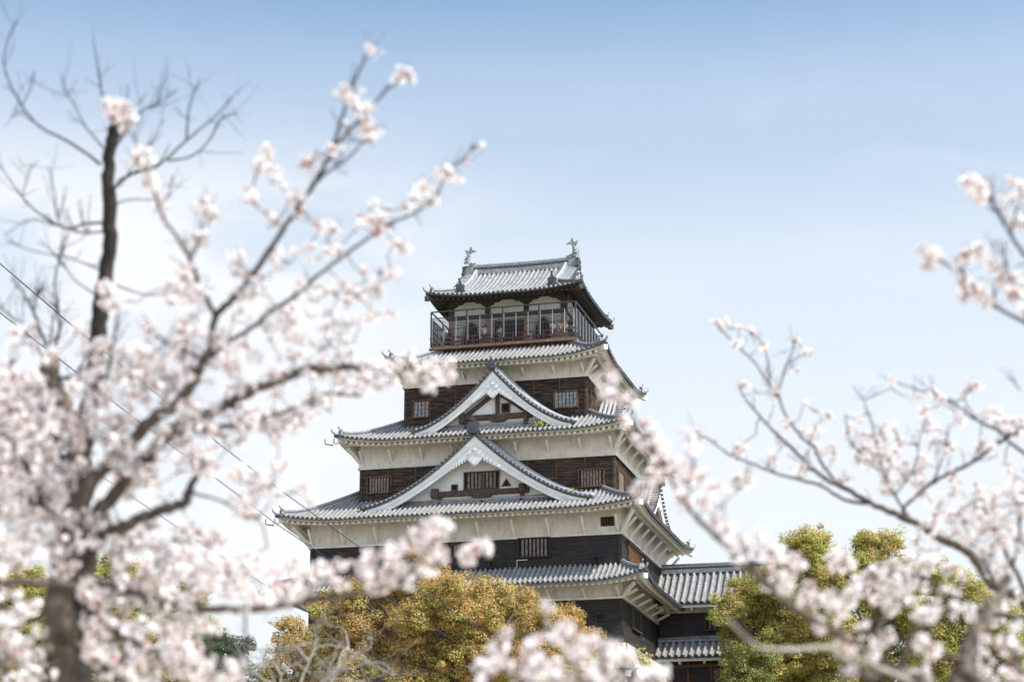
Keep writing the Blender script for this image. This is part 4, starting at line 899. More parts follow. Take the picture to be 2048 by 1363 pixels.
E2 = [(215, 1145, 42), (255, 1155, 45), (290, 1195, 52), (230, 1200, 55), (270, 1250, 62), (200, 1260, 60), (330, 1290, 55), (250, 1330, 80), (340, 1360, 75)]
lc = lobes_px(E2, 8, 2, 12); leaf_tree('camphor_tree', 'yellow-green tree just right of the cherry trunk, seen through the blossom', None, lc, (np.mean([l[0] for l in lc]), 8, gz(-32, 8)), 0.40, leaf=0.15, seed=8, dens=1.4)
E3 = [(380, 1175, 26), (395, 1200, 30), (360, 1235, 40), (400, 1260, 40), (380, 1310, 55), (400, 1370, 60)]
lc = lobes_px(E3, 14, 1.5, 13); leaf_tree('camphor_tree', 'slender olive tree with a narrow top left of the keep', None, lc, (np.mean([l[0] for l in lc]), 14, gz(-26, 14)), 0.30, leaf=0.142, seed=9, trunk_r=0.3)
E4 = [(440, 1290, 42), (470, 1300, 38), (430, 1330, 45), (480, 1350, 50), (440, 1380, 60)]
lc = lobes_px(E4, 0, 1.5, 14); leaf_tree('evergreen_tree', 'low grey-green round tree left of the keep foot', None, lc, (np.mean([l[0] for l in lc]), 0, gz(-22, 0)), 0.2, leaf=0.16, seed=10, trunk_r=0.25, mats=[LGREY, LGREY, LGREY, LDARK, LGREY])
# weeds growing between the tiles and at the wall foot
def weed(label, c, r, n, seed, group=None):
    rg = np.random.default_rng(seed); root = empty('weed', c, label, 'weed', group)
    P = np.array(c) + rg.normal(0, 1, (n, 3)) * np.array(r); P[:, 2] = np.abs(P[:, 2] - c[2]) + c[2]
    a = rg.normal(size=(n, 3)); a /= np.linalg.norm(a, axis=1)[:, None]; b = np.cross(a, rg.normal(size=(n, 3))); b /= np.linalg.norm(b, axis=1)[:, None]; s = 0.11
    quads_mesh('foliage', np.stack([P - a * s, P + b * s * .6, P + a * s, P - b * s * .6], 1), [LGREEN, LGOLD], (rg.random(n) < 0.4) * 1, root)
weed('bright green weed tuft on the third roof, right of the upper gable', (5.7, -8.4, 12.45), (0.30, 0.12, 0.18), 90, 1)
weed('flat green weed patch on the right slope of the large lower gable', (7.6, -8.6, 7.42), (0.55, 0.18, 0.10), 90, 2)
weed('wild green plant growing where the keep wall meets the stone foundation', (12.6, -6.5, -5.0), (0.4, 0.6, 0.6), 160, 3)

# ------------------------------------------------------------------ power lines
def cable(pts, label, r):
    mb = MB(); P = [at(px, py, d) for px, py, d in pts]; a = Vector(P[0]) + (Vector(P[0]) - Vector(P[1])) * 2.0; b = Vector(P[-1]) + (Vector(P[-1]) - Vector(P[-2])) * 1.5
    a.z += 1.0; mb.tube([a] + P + [b], r, 5, 0, cap=True); tag(mb.build('power_line', [CABLE]), label, 'cable', 'power lines across the left sky')
def dd(x): return 52 + 0.022 * x
W1 = [(0, 527), (140, 647), (328, 799), (451, 897), (534, 960), (664, 1054), (813, 1161), (1028, 1302)]
W2 = [(0, 625), (164, 753), (243, 816), (352, 897), (417, 945), (506, 1011), (547, 1043), (616, 1089), (754, 1183), (973, 1320)]
W3 = [(-60, 960), (68, 1000), (297, 1015), (328, 1036), (397, 1082), (475, 1133), (533, 1171), (640, 1235)]
W3 = [(0, 800), (110, 885), (200, 950), (297, 1015), (397, 1082), (475, 1133), (533, 1171), (640, 1238)]
cable([(x, y, dd(x)) for x, y in W1], 'black overhead wire, the upper of the two that cross in front of the keep', 0.015)
cable([(x, y, dd(x) + 1) for x, y in W2], 'black overhead wire, the lower of the two that cross in front of the keep', 0.014)
cable([(x, y, dd(x) + 2) for x, y in W3], 'thin dark overhead wire ending behind the keep-side blossom, lowest of the wires', 0.010)

# ------------------------------------------------------------------ people on the balcony
def skin_mesh(name, verts, edges, radii, m, parent, sub=1):
    me = bpy.data.meshes.new(name); me.from_pydata(verts, edges, []); me.materials.append(m)
    o = bpy.data.objects.new(name, me); col.objects.link(o); o.parent = parent
    sk = o.modifiers.new('skin', 'SKIN'); sk.use_smooth_shade = True
    for i, r in enumerate(radii): me.skin_vertices[0].data[i].radius = (r, r)
    me.skin_vertices[0].data[0].use_root = True
    ss = o.modifiers.new('sub', 'SUBSURF'); ss.levels = sub; ss.render_levels = sub
    return o
def person(label, x, y, facing, shirt, trousers, arms='rail', h=1.68, hair_long=False):
    root = empty('person', (x, y, 20.225), label, 'person', 'visitors on the top balcony'); root.rotation_euler = (0, 0, facing)
    k = h / 1.7; V = []; E = []; Rr = []
    def v(a, b, c, r, link=None):
        V.append((a * k, b * k, c * k)); Rr.append(r * k)
        if link is not None: E.append((link, len(V) - 1))
        return len(V) - 1
    pel = v(0, 0, 0.92, 0.14); wa = v(0, 0, 1.10, 0.125, pel); ch = v(0, -0.01, 1.30, 0.145, wa); nk0 = v(0, 0, 1.43, 0.075, ch); nk = v(0, -0.01, 1.49, 0.055, nk0); hd = v(0, -0.02, 1.58, 0.088, nk); tp_ = v(0, -0.01, 1.66, 0.07, hd)
    v(0, -0.125, 1.565, 0.014, hd)
    for s in (-1, 1):
        hip = v(0.09 * s, 0, 0.86, 0.10, pel); kn = v(0.10 * s, -0.02, 0.48, 0.065, hip); an = v(0.10 * s, 0.02, 0.09, 0.042, kn); v(0.11 * s, -0.13, 0.04, 0.04, an)
        sh = v(0.18 * s, 0, 1.38, 0.065, ch)
        if arms == 'rail': el, ha = (0.24 * s, -0.10, 1.14), (0.19 * s, -0.34, 1.05)
        elif arms == 'camera': el, ha = (0.25 * s, -0.18, 1.26), (0.07 * s, -0.24, 1.52)
        else: el, ha = (0.24 * s, 0.03, 1.12), (0.25 * s, -0.08, 0.88)
        e_ = v(*el, 0.043, sh); h_ = v(*ha, 0.028, e_); dv = Vector(ha) - Vector(el); dv.normalize()
        for f in range(4): q = Vector(ha) + dv * (0.09 - 0.008 * abs(f - 1)) + Vector(((f - 1.5) * 0.018, -0.02, 0)); v(q.x, q.y, q.z, 0.009, h_)
        q = Vector(ha) + dv * 0.03 + Vector((-0.045 * s, -0.02, 0.01)); v(q.x, q.y, q.z, 0.010, h_)
    body = skin_mesh('body', V, E, Rr, SKIN, root)
    def sub(name, idx, grow, m):
        mp_ = {i: n for n, i in enumerate(idx)}; ee = [(mp_[a], mp_[b]) for a, b in E if a in mp_ and b in mp_]
        return skin_mesh(name, [V[i] for i in idx], ee, [Rr[i] + grow for i in idx], m, root)
    armv = [i for i in range(len(V)) if V[i][2] > 0.83 * k and i not in (hd, tp_, nk, 7)]
    blocks = []; start = 8
    for s in range(2): blocks.append(list(range(start, start + 4)) + list(range(start + 4, start + 12))); start += 12
    sh_idx = [pel, wa, ch, nk0] + [b[4] for b in blocks] + [b[5] for b in blocks]
    sub('shirt', sh_idx, 0.022, mat('shirt_cloth', shirt, rough=0.9))
    sub('trousers', [pel] + [b[0] for b in blocks] + [b[1] for b in blocks] + [b[2] for b in blocks], 0.02, mat('trouser_cloth', trousers, rough=0.9))
    hr = MB(); pts = [(0, 0.03 * k, 1.56 * k), (0, 0.02 * k, 1.66 * k), (0, 0.005 * k, 1.73 * k)]
    hr.tube(pts, [0.112 * k, 0.115 * k, 0.06 * k], 10, 0)
    if hair_long: hr.tube([(0, 0.07 * k, 1.60 * k), (0, 0.10 * k, 1.42 * k)], [0.10 * k, 0.07 * k], 8, 0)
    ho = hr.build('hair', [HAIR]); ho.parent = root; ho.location = (0, 0, 0)
    for s in (-1, 1):
        e_ = MB(); e_.tube([(0.035 * s * k, -0.10 * k, 1.60 * k), (0.035 * s * k, -0.112 * k, 1.60 * k)], 0.012 * k, 6, 0); eo = e_.build('eye', [HAIR]); eo.parent = root; eo.location = (0, 0, 0)
    if arms == 'camera':
        cm_ = MB(); Mx = lambda u, w, z: (u * k, w * k, z * k); cm_.box(Mx, -0.06, 0.06, -0.28, -0.22, 1.53, 1.62, 0); cm_.disc(Mx, 0, 1.575, -0.36, -0.28, 0.035, 0)
        co = cm_.build('hand_camera', [IRON]); co.location = root.location; co.rotation_euler = root.rotation_euler; tag(co, 'small black camera held up by the visitor in ' + ('a white shirt on the balcony' if shirt[0] > 0.5 else 'dark clothes at the balcony corner'), 'camera', 'cameras held up on the balcony')
    return root
person('visitor in a pale shirt and dark trousers at the left end of the balcony', -3.05, -4.15, 0.2, (0.55, 0.56, 0.60), (0.03, 0.03, 0.05), 'side')
person('visitor in a dark top near the left balcony corner, right of the pale shirt', -2.7, -3.95, -0.3, (0.10, 0.06, 0.09), (0.03, 0.03, 0.04), 'side', 1.6)
person('visitor in a white shirt raising hands to the face, right of the left bell window', 0.30, -4.2, 0.15, (0.80, 0.80, 0.82), (0.10, 0.11, 0.15), 'camera', 1.68)
person('visitor in a light top beside the dark doorway', 1.55, -4.15, -0.2, (0.70, 0.68, 0.68), (0.35, 0.30, 0.28), 'rail', 1.55)
person('dark-haired visitor in a white top beside the right bell window', 5.75, -4.1, 0.3, (0.78, 0.80, 0.82), (0.25, 0.2, 0.18), 'rail', 1.62, True)
person('visitor in a tan coat between the right bell window and the corner', 6.3, -4.15, 0.0, (0.42, 0.30, 0.20), (0.3, 0.22, 0.16), 'side', 1.55)
person('visitor in dark clothes taking pictures at the right front corner of the balcony', 7.15, -4.2, 0.3, (0.03, 0.03, 0.035), (0.05, 0.05, 0.07), 'camera', 1.78)
person('visitor in a grey top on the right side of the balcony', 7.2, -3.2, 1.2, (0.35, 0.36, 0.4), (0.05, 0.05, 0.07), 'rail', 1.66)
# ------------------------------------------------------------------ cherry trees and bare trees near the camera
def spline(pts, n=5):
    pts = [np.array(p, float) for p in pts]; P = [2 * pts[0] - pts[1]] + pts + [2 * pts[-1] - pts[-2]]; out = []
    for i in range(1, len(P) - 2):
        for k in range(n):
            t = k / n; a, b, c, d = P[i - 1:i + 3]
            out.append(0.5 * ((2 * b) + (c - a) * t + (2 * a - 5 * b + 4 * c - d) * t * t + (3 * b - a - 3 * c + d) * t ** 3))
    out.append(pts[-1]); return out
class Grove:
    def __init__(s, name, label, base_px, d, group, seed, bark, twigm):
        s.rg = np.random.default_rng(seed); b = at(base_px[0], base_px[1], d)
        s.base = Vector((b[0], b[1], ground_z(b[0], b[1]))); s.root = empty(name, s.base, label, 'tree', group)
        s.nodes = []; s.bark = bark; s.tm = twigm; s.tw = MB(); s.P = []; s.K = []
    def limb(s, pts, w0, w1, d0, d1, name='branch', m=None, ground=False, wob=0.5, sides=8, nodes=True, power=1.0):
        n = len(pts); q = []
        L = np.concatenate([[0], np.cumsum([math.hypot(pts[i + 1][0] - pts[i][0], pts[i + 1][1] - pts[i][1]) for i in range(n - 1)])]); L /= L[-1]
        for (px, py), t in zip(pts, L): q.append(np.append(at(px, py, d0 + (d1 - d0) * t), t))
        if ground: q.insert(0, np.append(np.array(s.base) - np.array([0, 0, 0.2]), -0.1))
        sp = spline(q, 6); P = [Vector(p[:3]) for p in sp]; T = [min(1, max(0, p[3])) for p in sp]
        k = (d0 + d1) / 2 / F_PX / 2
        Rr = [(w0 + (w1 - w0) * t ** power) * k * (1.35 if ground and i < 3 else 1) * (1 + s.rg.normal() * 0.05) for i, t in enumerate(T)]
        P = [p + Vector(s.rg.normal(0, 1, 3)) * r * 0.22 * wob for p, r in zip(P, Rr)]
        mb = MB(); mb.tube(P, Rr, sides, 0); mb.build(name, [m or s.bark], s.root)
        if nodes: s.nodes.extend(list(zip(P, T)))
        return P, Rr
    def spurs(s, P, Rr, n, ln, r=0.0028, depth=1, up=0.5, frm=0.1):
        for _ in range(n):
            i = int(s.rg.integers(int(len(P) * frm), len(P) - 1)); a = P[i]; t = (P[min(i + 1, len(P) - 1)] - P[i - 1]).normalized()
            dv = (t * 0.7 + Vector(s.rg.normal(0, 0.7, 3)) + Vector((0, 0, up))).normalized(); l = ln * s.rg.uniform(0.4, 1.2)
            b = a + dv * l * 0.5 + Vector(s.rg.normal(0, 1, 3)) * l * 0.06; c = b + (dv + Vector((0, 0, up * 0.5))).normalized() * l * 0.5
            rr = min(r * 1.6, Rr[i] * 0.6); s.tw.tube([a, b, c], [rr, rr * 0.75, rr * 0.45], 5, 0)
            s.tw.tube([c, c + (c - b).normalized() * 0.012], [rr * 0.9, rr * 0.5], 5, 0)
            if depth: s.spurs([a, b, c], [rr, rr, rr * 0.6], int(s.rg.integers(1, 3)), l * 0.5, r * 0.8, depth - 1, up)
    def bloom(s, zones, d, jit=0.5, rad=0.047, nf=15, mul=1.0, near=True):
        """scatter flower clusters in the zones, each tied by a twig to the nearest limb or earlier twig"""
        todo = []
        NP = np.array([list(p) for p, _ in s.nodes])
        for (px, py, r, n) in zones:
            for _ in range(max(1, int(round(n * mul)))):
                a = s.rg.uniform(0, 2 * math.pi); rr = r * math.sqrt(s.rg.random())
                dd_ = d + s.rg.normal(0, jit)
                if 80 < px + rr * math.cos(a) < 158 and 1172 < py + rr * math.sin(a) < 1335: continue
                p0 = at(px + rr * math.cos(a), py + rr * math.sin(a), d)
                if near:
                    ax = (p0 - CAM) / np.linalg.norm(p0 - CAM); rel = NP - CAM; al = rel @ ax; perp = np.linalg.norm(rel - al[:, None] * ax, axis=1); i = int(np.argmin(perp))
                    dd_ = al[i] + s.rg.normal(0, jit * 0.4 + perp[i] * 0.35)
                todo.append(at(px + rr * math.cos(a), py + rr * math.sin(a), dd_))
        done = np.zeros(len(todo), bool); T = np.array(todo); D = np.linalg.norm(T[:, None] - NP[None], axis=2); best = D.min(1); arg = D.argmin(1); pool = [Vector(p) for p in NP]
        for _ in range(len(todo)):
            i = int(np.where(done, 1e9, best).argmin()); done[i] = True; a = pool[arg[i]]; c = Vector(T[i]); l = (c - a).length
            if l > 0.03:
                m = a.lerp(c, 0.5) + Vector(s.rg.normal(0, 1, 3)) * l * 0.08 + Vector((0, 0, -0.06 * l))
                r0 = min(0.0075, 0.0026 + l * 0.006); jz = lambda t: a.lerp(m, t * 2) if t < 0.5 else m.lerp(c, t * 2 - 1)
                mids = [jz(t) + Vector(s.rg.normal(0, 1, 3)) * min(l * 0.05, 0.035) for t in ((0.2, 0.4, 0.6, 0.8) if l > 0.15 else (0.5,))]
                m = mids[len(mids) // 2]
                pth = [a] + mids + [c]; s.tw.tube(pth, [r0 * (1 - 0.45 * k / (len(pth) - 1)) for k in range(len(pth))], 5, 0)
                base = len(pool)
                for q in (m, c):
                    pool.append(q); dq = np.linalg.norm(T - np.array(q), axis=1) * 1.12; better = dq < best; best = np.where(better, dq, best); arg = np.where(better, len(pool) - 1, arg)
            s.cluster(c, rad * s.rg.uniform(0.65, 1.3), int(nf * s.rg.uniform(0.5, 1.3)))
    def cluster(s, c, rad, nf):
        rg = s.rg; n = max(4, nf)
        d = rg.normal(size=(n, 3)); d /= np.linalg.norm(d, axis=1)[:, None]
        P = np.array(c) + d * rad * rg.uniform(0.55, 1.0, n)[:, None] * np.array([1.12, 1.12, 0.9])
        nr = d + rg.normal(0, 0.35, (n, 3)); nr /= np.linalg.norm(nr, axis=1)[:, None]
        x = np.cross(nr, rg.normal(size=(n, 3))); x /= np.linalg.norm(x, axis=1)[:, None]; y = np.cross(nr, x)
        R0 = rg.uniform(0.0135, 0.0180, n)[:, None]
        for k in range(5):
            a = 2 * math.pi * k / 5; e1 = x * math.cos(a) + y * math.sin(a); e2 = -x * math.sin(a) + y * math.cos(a)
            V = np.stack([P + e1 * 0.001, P + e1 * R0 * 0.62 + e2 * R0 * 0.46 + nr * R0 * 0.22, P + e1 * R0 + nr * R0 * 0.42, P + e1 * R0 * 0.62 - e2 * R0 * 0.46 + nr * R0 * 0.22], 1)
            s.P.append(V); s.K.append(np.zeros(n))
        # calyx and stalk behind each flower, plus a few unopened buds
        V = np.stack([P - nr * 0.001 + x * 0.0045, P - nr * 0.001 - x * 0.0045, P - nr * 0.013 - x * 0.0015, P - nr * 0.013 + x * 0.0015], 1); s.P.append(V); s.K.append(np.ones(n))
        V = np.stack([P - nr * 0.001 + y * 0.0045, P - nr * 0.001 - y * 0.0045, np.array(c) + d * rad * .1 - y * 0.001, np.array(c) + d * rad * .1 + y * 0.001], 1); s.P.append(V); s.K.append(np.ones(n))
        if rg.random() < 0.45:
            m = 3; o = np.array(c) + rg.normal(0, rad * 0.55, (m, 3)); e = rg.normal(size=(m, 3)); e /= np.linalg.norm(e, axis=1)[:, None]; f = np.cross(e, rg.normal(size=(m, 3))); f /= np.linalg.norm(f, axis=1)[:, None]
            s.P.append(np.stack([o, o + e * 0.012 + f * 0.006, o + e * 0.028, o + e * 0.012 - f * 0.006], 1)); s.K.append(np.ones(m))
    def finish(s):
        if s.tw.v: tag(s.tw.build('twig', [s.tm], s.root), kind='stuff')
        if s.P: tag(quads_mesh('blossom', np.concatenate(s.P), [PETAL, CALYX], np.concatenate(s.K), s.root), kind='stuff')

# --- tall bare tree with a dark pole of a trunk, behind the left cherry
T = Grove('bare_tree', 'leafless tree with a dark upright trunk behind the blossoming cherry on the left', (155, 1500), 11.5, None, 21, BARKD, BARKD)
tP, tR = T.limb([(158, 1363), (166, 1180), (160, 1010), (172, 880), (188, 760), (196, 660), (206, 580), (222, 470), (216, 350), (222, 290), (234, 232)], 52, 22, 11.5, 11.5, 'trunk', ground=True, wob=0.6, sides=12)
for pts, w in (([(202, 328), (137, 284), (79, 253), (44, 212), (17, 161), (7, 120), (15, 86), (26, 55), (36, 44)], 7), ([(226, 380), (253, 352), (318, 328), (369, 284), (410, 250), (441, 222), (465, 192)], 8),
    ([(335, 322), (386, 311), (421, 277), (437, 245), (469, 226)], 5), ([(373, 280), (378, 219), (388, 185), (400, 157)], 5), ([(212, 301), (171, 253), (150, 212), (130, 181), (123, 147)], 5),
    ([(226, 250), (205, 191), (195, 137), (188, 86)], 5), ([(215, 445), (170, 447), (137, 458), (79, 428), (44, 393), (17, 356), (-4, 325)], 6), ([(120, 450), (113, 428), (109, 390), (97, 332)], 4),
    ([(212, 462), (171, 466), (120, 452), (60, 440), (10, 470)], 5), ([(228, 260), (267, 219), (291, 188)], 4), ([(228, 300), (280, 226), (315, 209), (356, 178)], 5), ([(313, 209), (320, 190), (325, 172)], 3), ([(240, 372), (301, 284), (328, 239)], 4),
    ([(202, 540), (137, 515), (68, 502), (10, 480)], 4), ([(192, 590), (150, 560), (120, 520), (80, 480)], 4), ([(222, 300), (250, 250), (256, 170)], 4), ([(216, 420), (255, 400), (330, 395), (345, 350)], 4), ([(44, 393), (60, 340), (75, 322)], 3), ([(44, 212), (62, 175), (68, 142)], 3), ([(205, 560), (300, 590), (380, 570)], 4)):
    P, Rr = T.limb(pts, w * 0.85, 1.8, 11.5, 11.5 + T.rg.normal(0, 0.7), 'branch', BARKD, wob=1.2, sides=6); T.spurs(P, Rr, int(2 + len(pts) * 0.8), 0.2, 0.0024, 1, 0.45, 0.2)
T.limb([(168, 985), (150, 880), (118, 800), (104, 760), (96, 712)], 44, 38, 11.5, 11.3, 'branch', BARK, sides=10)
for pts, w in (([(92, 722), (90, 690), (68, 625), (45, 585), (20, 556)], 7), ([(99, 718), (120, 659), (109, 577), (118, 520), (130, 471)], 7), ([(98, 715), (103, 660), (110, 620)], 4), ([(68, 625), (74, 590), (84, 570)], 4), ([(118, 755), (135, 757), (165, 758)], 6), ([(90, 716), (70, 690), (30, 640), (0, 610)], 4)):
    P, Rr = T.limb(pts, w, 2.5, 11.3, 11.2, 'branch', BARKD, wob=1.2, sides=6); T.spurs(P, Rr, 8, 0.2, 0.0026, 1, 0.6, 0.2)
T.finish()

# --- the big cherry on the left
Cc = Grove('cherry_tree', 'large pale pink cherry tree in full bloom filling the left side', (118, 1500), 9.0, None, 22, BARK, TWIG)
Cc.limb([(118, 1363), (120, 1270), (122, 1170), (140, 1090), (156, 1010), (160, 960)], 64, 48, 9.0, 9.0, 'trunk', ground=True, sides=16, wob=0.5)
LA = [([(150, 1010), (190, 950), (239, 906), (294, 850), (359, 799), (393, 748), (407, 724), (420, 693), (431, 631)], 34, 15, 9.0, 8.8), ([(431, 631), (472, 590), (513, 539), (574, 447), (627, 373), (662, 307), (684, 236), (708, 166), (730, 117), (739, 100)], 14, 4, 8.8, 8.5),
    ([(600, 410), (640, 357), (697, 315), (720, 290)], 7, 4, 8.7, 8.6), ([(664, 295), (706, 254), (754, 201), (785, 170), (807, 152)], 7, 3, 8.6, 8.5), ([(431, 631), (403, 577), (380, 519), (352, 471), (328, 440), (315, 404), (302, 356)], 10, 4, 8.8, 8.6), ([(381, 519), (397, 484), (408, 430), (412, 400)], 5, 3, 8.7, 8.6),
    ([(424, 714), (445, 693), (513, 649), (547, 618), (583, 597), (644, 544), (715, 491), (772, 452), (820, 430), (869, 399), (891, 351), (922, 320), (955, 290)], 10, 3, 8.8, 9.2), ([(410, 722), (375, 702), (340, 690), (318, 672)], 8, 4, 8.8, 8.6),
    ([(167, 1120), (180, 1100), (200, 1020), (260, 948), (300, 906), (359, 850), (410, 828), (455, 809), (520, 772), (575, 752), (622, 737), (670, 737), (697, 732), (738, 745)], 32, 14, 9.0, 9.3), ([(359, 868), (424, 857), (479, 849), (530, 837), (588, 816), (633, 796), (655, 787), (720, 792)], 12, 5, 9.0, 9.2),
    ([(178, 1090), (205, 1068), (233, 1061), (260, 1047), (308, 1027), (350, 1012), (372, 1003), (376, 985), (397, 938), (404, 900)], 30, 12, 9.0, 8.8), ([(375, 985), (440, 1000), (490, 1030), (520, 1035)], 6, 3, 8.9, 8.8), ([(150, 1170), (82, 1165), (41, 1162), (0, 1171), (-60, 1190)], 15, 13, 8.7, 8.0),
    ([(150, 1160), (226, 1174), (267, 1181), (301, 1198), (342, 1208), (410, 1217), (489, 1218), (540, 1214), (598, 1202), (680, 1190), (754, 1179), (812, 1152), (850, 1110), (892, 1055)], 22, 5, 9.0, 7.6), ([(760, 1178), (840, 1150), (900, 1110), (977, 1094)], 7, 3, 7.9, 7.6), ([(489, 1218), (492, 1260), (489, 1300)], 6, 3, 8.2, 8.2),
    ([(118, 1300), (82, 1300), (51, 1307), (27, 1321), (0, 1340), (-40, 1370)], 22, 18, 8.9, 8.2), ([(140, 1060), (90, 1010), (60, 940), (20, 880), (-30, 840)], 20, 10, 9.0, 8.8), ([(90, 1010), (45, 1000), (0, 1010)], 10, 6, 8.9, 8.7), ([(150, 1000), (130, 930), (100, 850), (70, 790), (20, 740)], 14, 6, 9.0, 8.9), ([(155, 985), (180, 870), (200, 790), (220, 720), (238, 620)], 12, 5, 9.0, 8.8), ([(302, 356), (285, 320), (262, 262), (236, 215)], 4, 2.5, 8.6, 8.6),
    ([(160, 1200), (200, 1240), (260, 1280), (330, 1310), (420, 1345), (470, 1360)], 16, 7, 8.8, 8.0), ([(150, 1290), (190, 1320), (250, 1370)], 12, 6, 8.8, 8.2), ([(120, 1320), (60, 1350), (20, 1400)], 10, 6, 8.7, 8.0)]
for i, (pts, a, b, d0, d1) in enumerate(LA):
    P, Rr = Cc.limb(pts, a, b, d0, d1, 'branch', TWIG if a < 20 else BARK, sides=8, wob=0.9)
    Cc.spurs(P, Rr, int(len(pts) * 1.1), 0.11, 0.0024, 1, 0.4)
Z1 = [(739, 105, 12, 2), (703, 185, 18, 4), (730, 222, 20, 4), (742, 268, 22, 4), (803, 158, 16, 2), (625, 325, 20, 4), (672, 305, 16, 2), (685, 258, 13, 1), (530, 302, 12, 2), (520, 345, 20, 3), (550, 350, 18, 2), (500, 395, 18, 2), (540, 440, 18, 3), (588, 400, 20, 3), (594, 428, 16, 2),
    (952, 295, 8, 1), (925, 320, 8, 1), (905, 352, 18, 3), (890, 340, 12, 1), (845, 380, 20, 4), (870, 388, 16, 2), (830, 402, 20, 3), (755, 425, 24, 4), (770, 452, 18, 3), (720, 440, 16, 2), (650, 460, 24, 4), (660, 492, 18, 3), (610, 505, 18, 2), (800, 490, 14, 2), (790, 540, 14, 2), (740, 560, 25, 4), (690, 565, 25, 3), (700, 620, 38, 6), (760, 610, 30, 3), (620, 600, 38, 5), (560, 640, 42, 8), (640, 660, 40, 6), (680, 690, 38, 5), (580, 700, 38, 5), (500, 560, 36, 6), (490, 610, 32, 5), (470, 505, 26, 3), (540, 525, 26, 3), (430, 425, 12, 2), (410, 412, 14, 2), (400, 485, 18, 3), (320, 402, 14, 4), (305, 362, 12, 3), (285, 310, 18, 5), (236, 222, 24, 6), (222, 198, 12, 2), (255, 245, 12, 2),
    (370, 560, 32, 6), (390, 602, 28, 5), (350, 590, 24, 4), (230, 590, 30, 5), (180, 692, 22, 3), (210, 700, 24, 4), (160, 660, 12, 2), (380, 660, 34, 6), (300, 660, 25, 4), (350, 690, 38, 6), (440, 680, 30, 5), (480, 720, 38, 7), (400, 740, 38, 6), (300, 720, 38, 8), (220, 712, 36, 7), (50, 680, 32, 5), (90, 700, 26, 3)]
Z2 = [(20, 760, 48, 10), (60, 800, 48, 11), (20, 860, 50, 12), (100, 825, 40, 8), (140, 862, 40, 8), (180, 785, 42, 8), (220, 832, 48, 10), (262, 762, 42, 8), (330, 780, 46, 8), (60, 920, 52, 13), (20, 980, 50, 12), (112, 960, 42, 9), (80, 1030, 50, 12), (20, 1060, 42, 8), (150, 1062, 50, 12), (130, 1112, 42, 9), (200, 1062, 36, 6), (230, 902, 40, 7), (280, 920, 36, 5), (340, 880, 38, 5), (400, 832, 42, 7), (450, 862, 36, 5), (500, 842, 32, 5), (550, 852, 32, 4), (600, 832, 28, 4), (640, 800, 26, 3), (700, 762, 32, 5), (760, 742, 38, 6), (830, 732, 32, 5), (882, 736, 26, 5), (862, 765, 16, 2), (620, 732, 28, 3), (560, 770, 28, 3), (480, 782, 32, 4),
    (420, 932, 20, 3), (395, 915, 22, 3), (350, 925, 18, 2), (300, 962, 24, 3), (250, 962, 32, 4), (470, 945, 16, 2), (520, 962, 22, 3), (490, 1000, 22, 3), (560, 935, 10, 1), (545, 985, 14, 1), (500, 1030, 16, 2), (610, 985, 16, 2), (370, 1070, 28, 4), (300, 1080, 34, 5), (250, 1102, 34, 6), (420, 1085, 28, 4), (330, 1130, 42, 8), (270, 1142, 38, 6), (400, 1142, 38, 7), (450, 1160, 36, 6), (360, 1185, 34, 5), (300, 1188, 28, 4), (240, 1192, 34, 6), (192, 1180, 34, 5), (480, 1155, 28, 4), (510, 1115, 16, 2), (540, 1200, 22, 4), (580, 1190, 22, 3), (500, 1205, 22, 2), (0, 930, 30, 6), (60, 860, 35, 7), (10, 1130, 30, 4), (60, 1100, 35, 5), (180, 940, 30, 4)]
Z3 = [(555, 1160, 22, 4), (575, 1190, 18, 3), (600, 1140, 25, 5), (640, 1140, 22, 4), (630, 1170, 20, 3), (680, 1150, 25, 5), (720, 1140, 22, 3), (740, 1130, 22, 4), (770, 1112, 26, 5), (760, 1160, 22, 4), (800, 1155, 25, 5), (800, 1120, 22, 3), (835, 1082, 24, 5), (860, 1072, 22, 4), (875, 1055, 16, 3), (886, 1048, 10, 2), (845, 1140, 16, 3), (880, 1112, 18, 3), (920, 1105, 22, 4), (955, 1100, 16, 3), (966, 1092, 10, 2)]
Z4 = [(40, 1250, 48, 9), (20, 1300, 40, 6), (80, 1272, 36, 6), (60, 1340, 42, 8), (200, 1232, 34, 5), (230, 1272, 38, 7), (290, 1262, 44, 9), (340, 1272, 38, 7), (200, 1322, 38, 7), (260, 1322, 44, 9), (320, 1332, 44, 8), (380, 1340, 38, 7), (370, 1302, 34, 5), (430, 1350, 34, 6), (470, 1345, 24, 3), (10, 1210, 36, 5), (182, 1285, 20, 2), (350, 1230, 40, 6), (410, 1250, 25, 3)]
Cc.bloom(Z1, 8.8, 0.35, rad=0.029, nf=7, mul=1.4); Cc.bloom(Z2, 9.0, 0.5, rad=0.023, nf=5, mul=3.2); Cc.bloom(Z3, 7.8, 0.25, rad=0.030, nf=7, mul=1.3); Cc.bloom(Z4, 8.2, 0.4, rad=0.025, nf=6, mul=2.5)
Cc.finish()

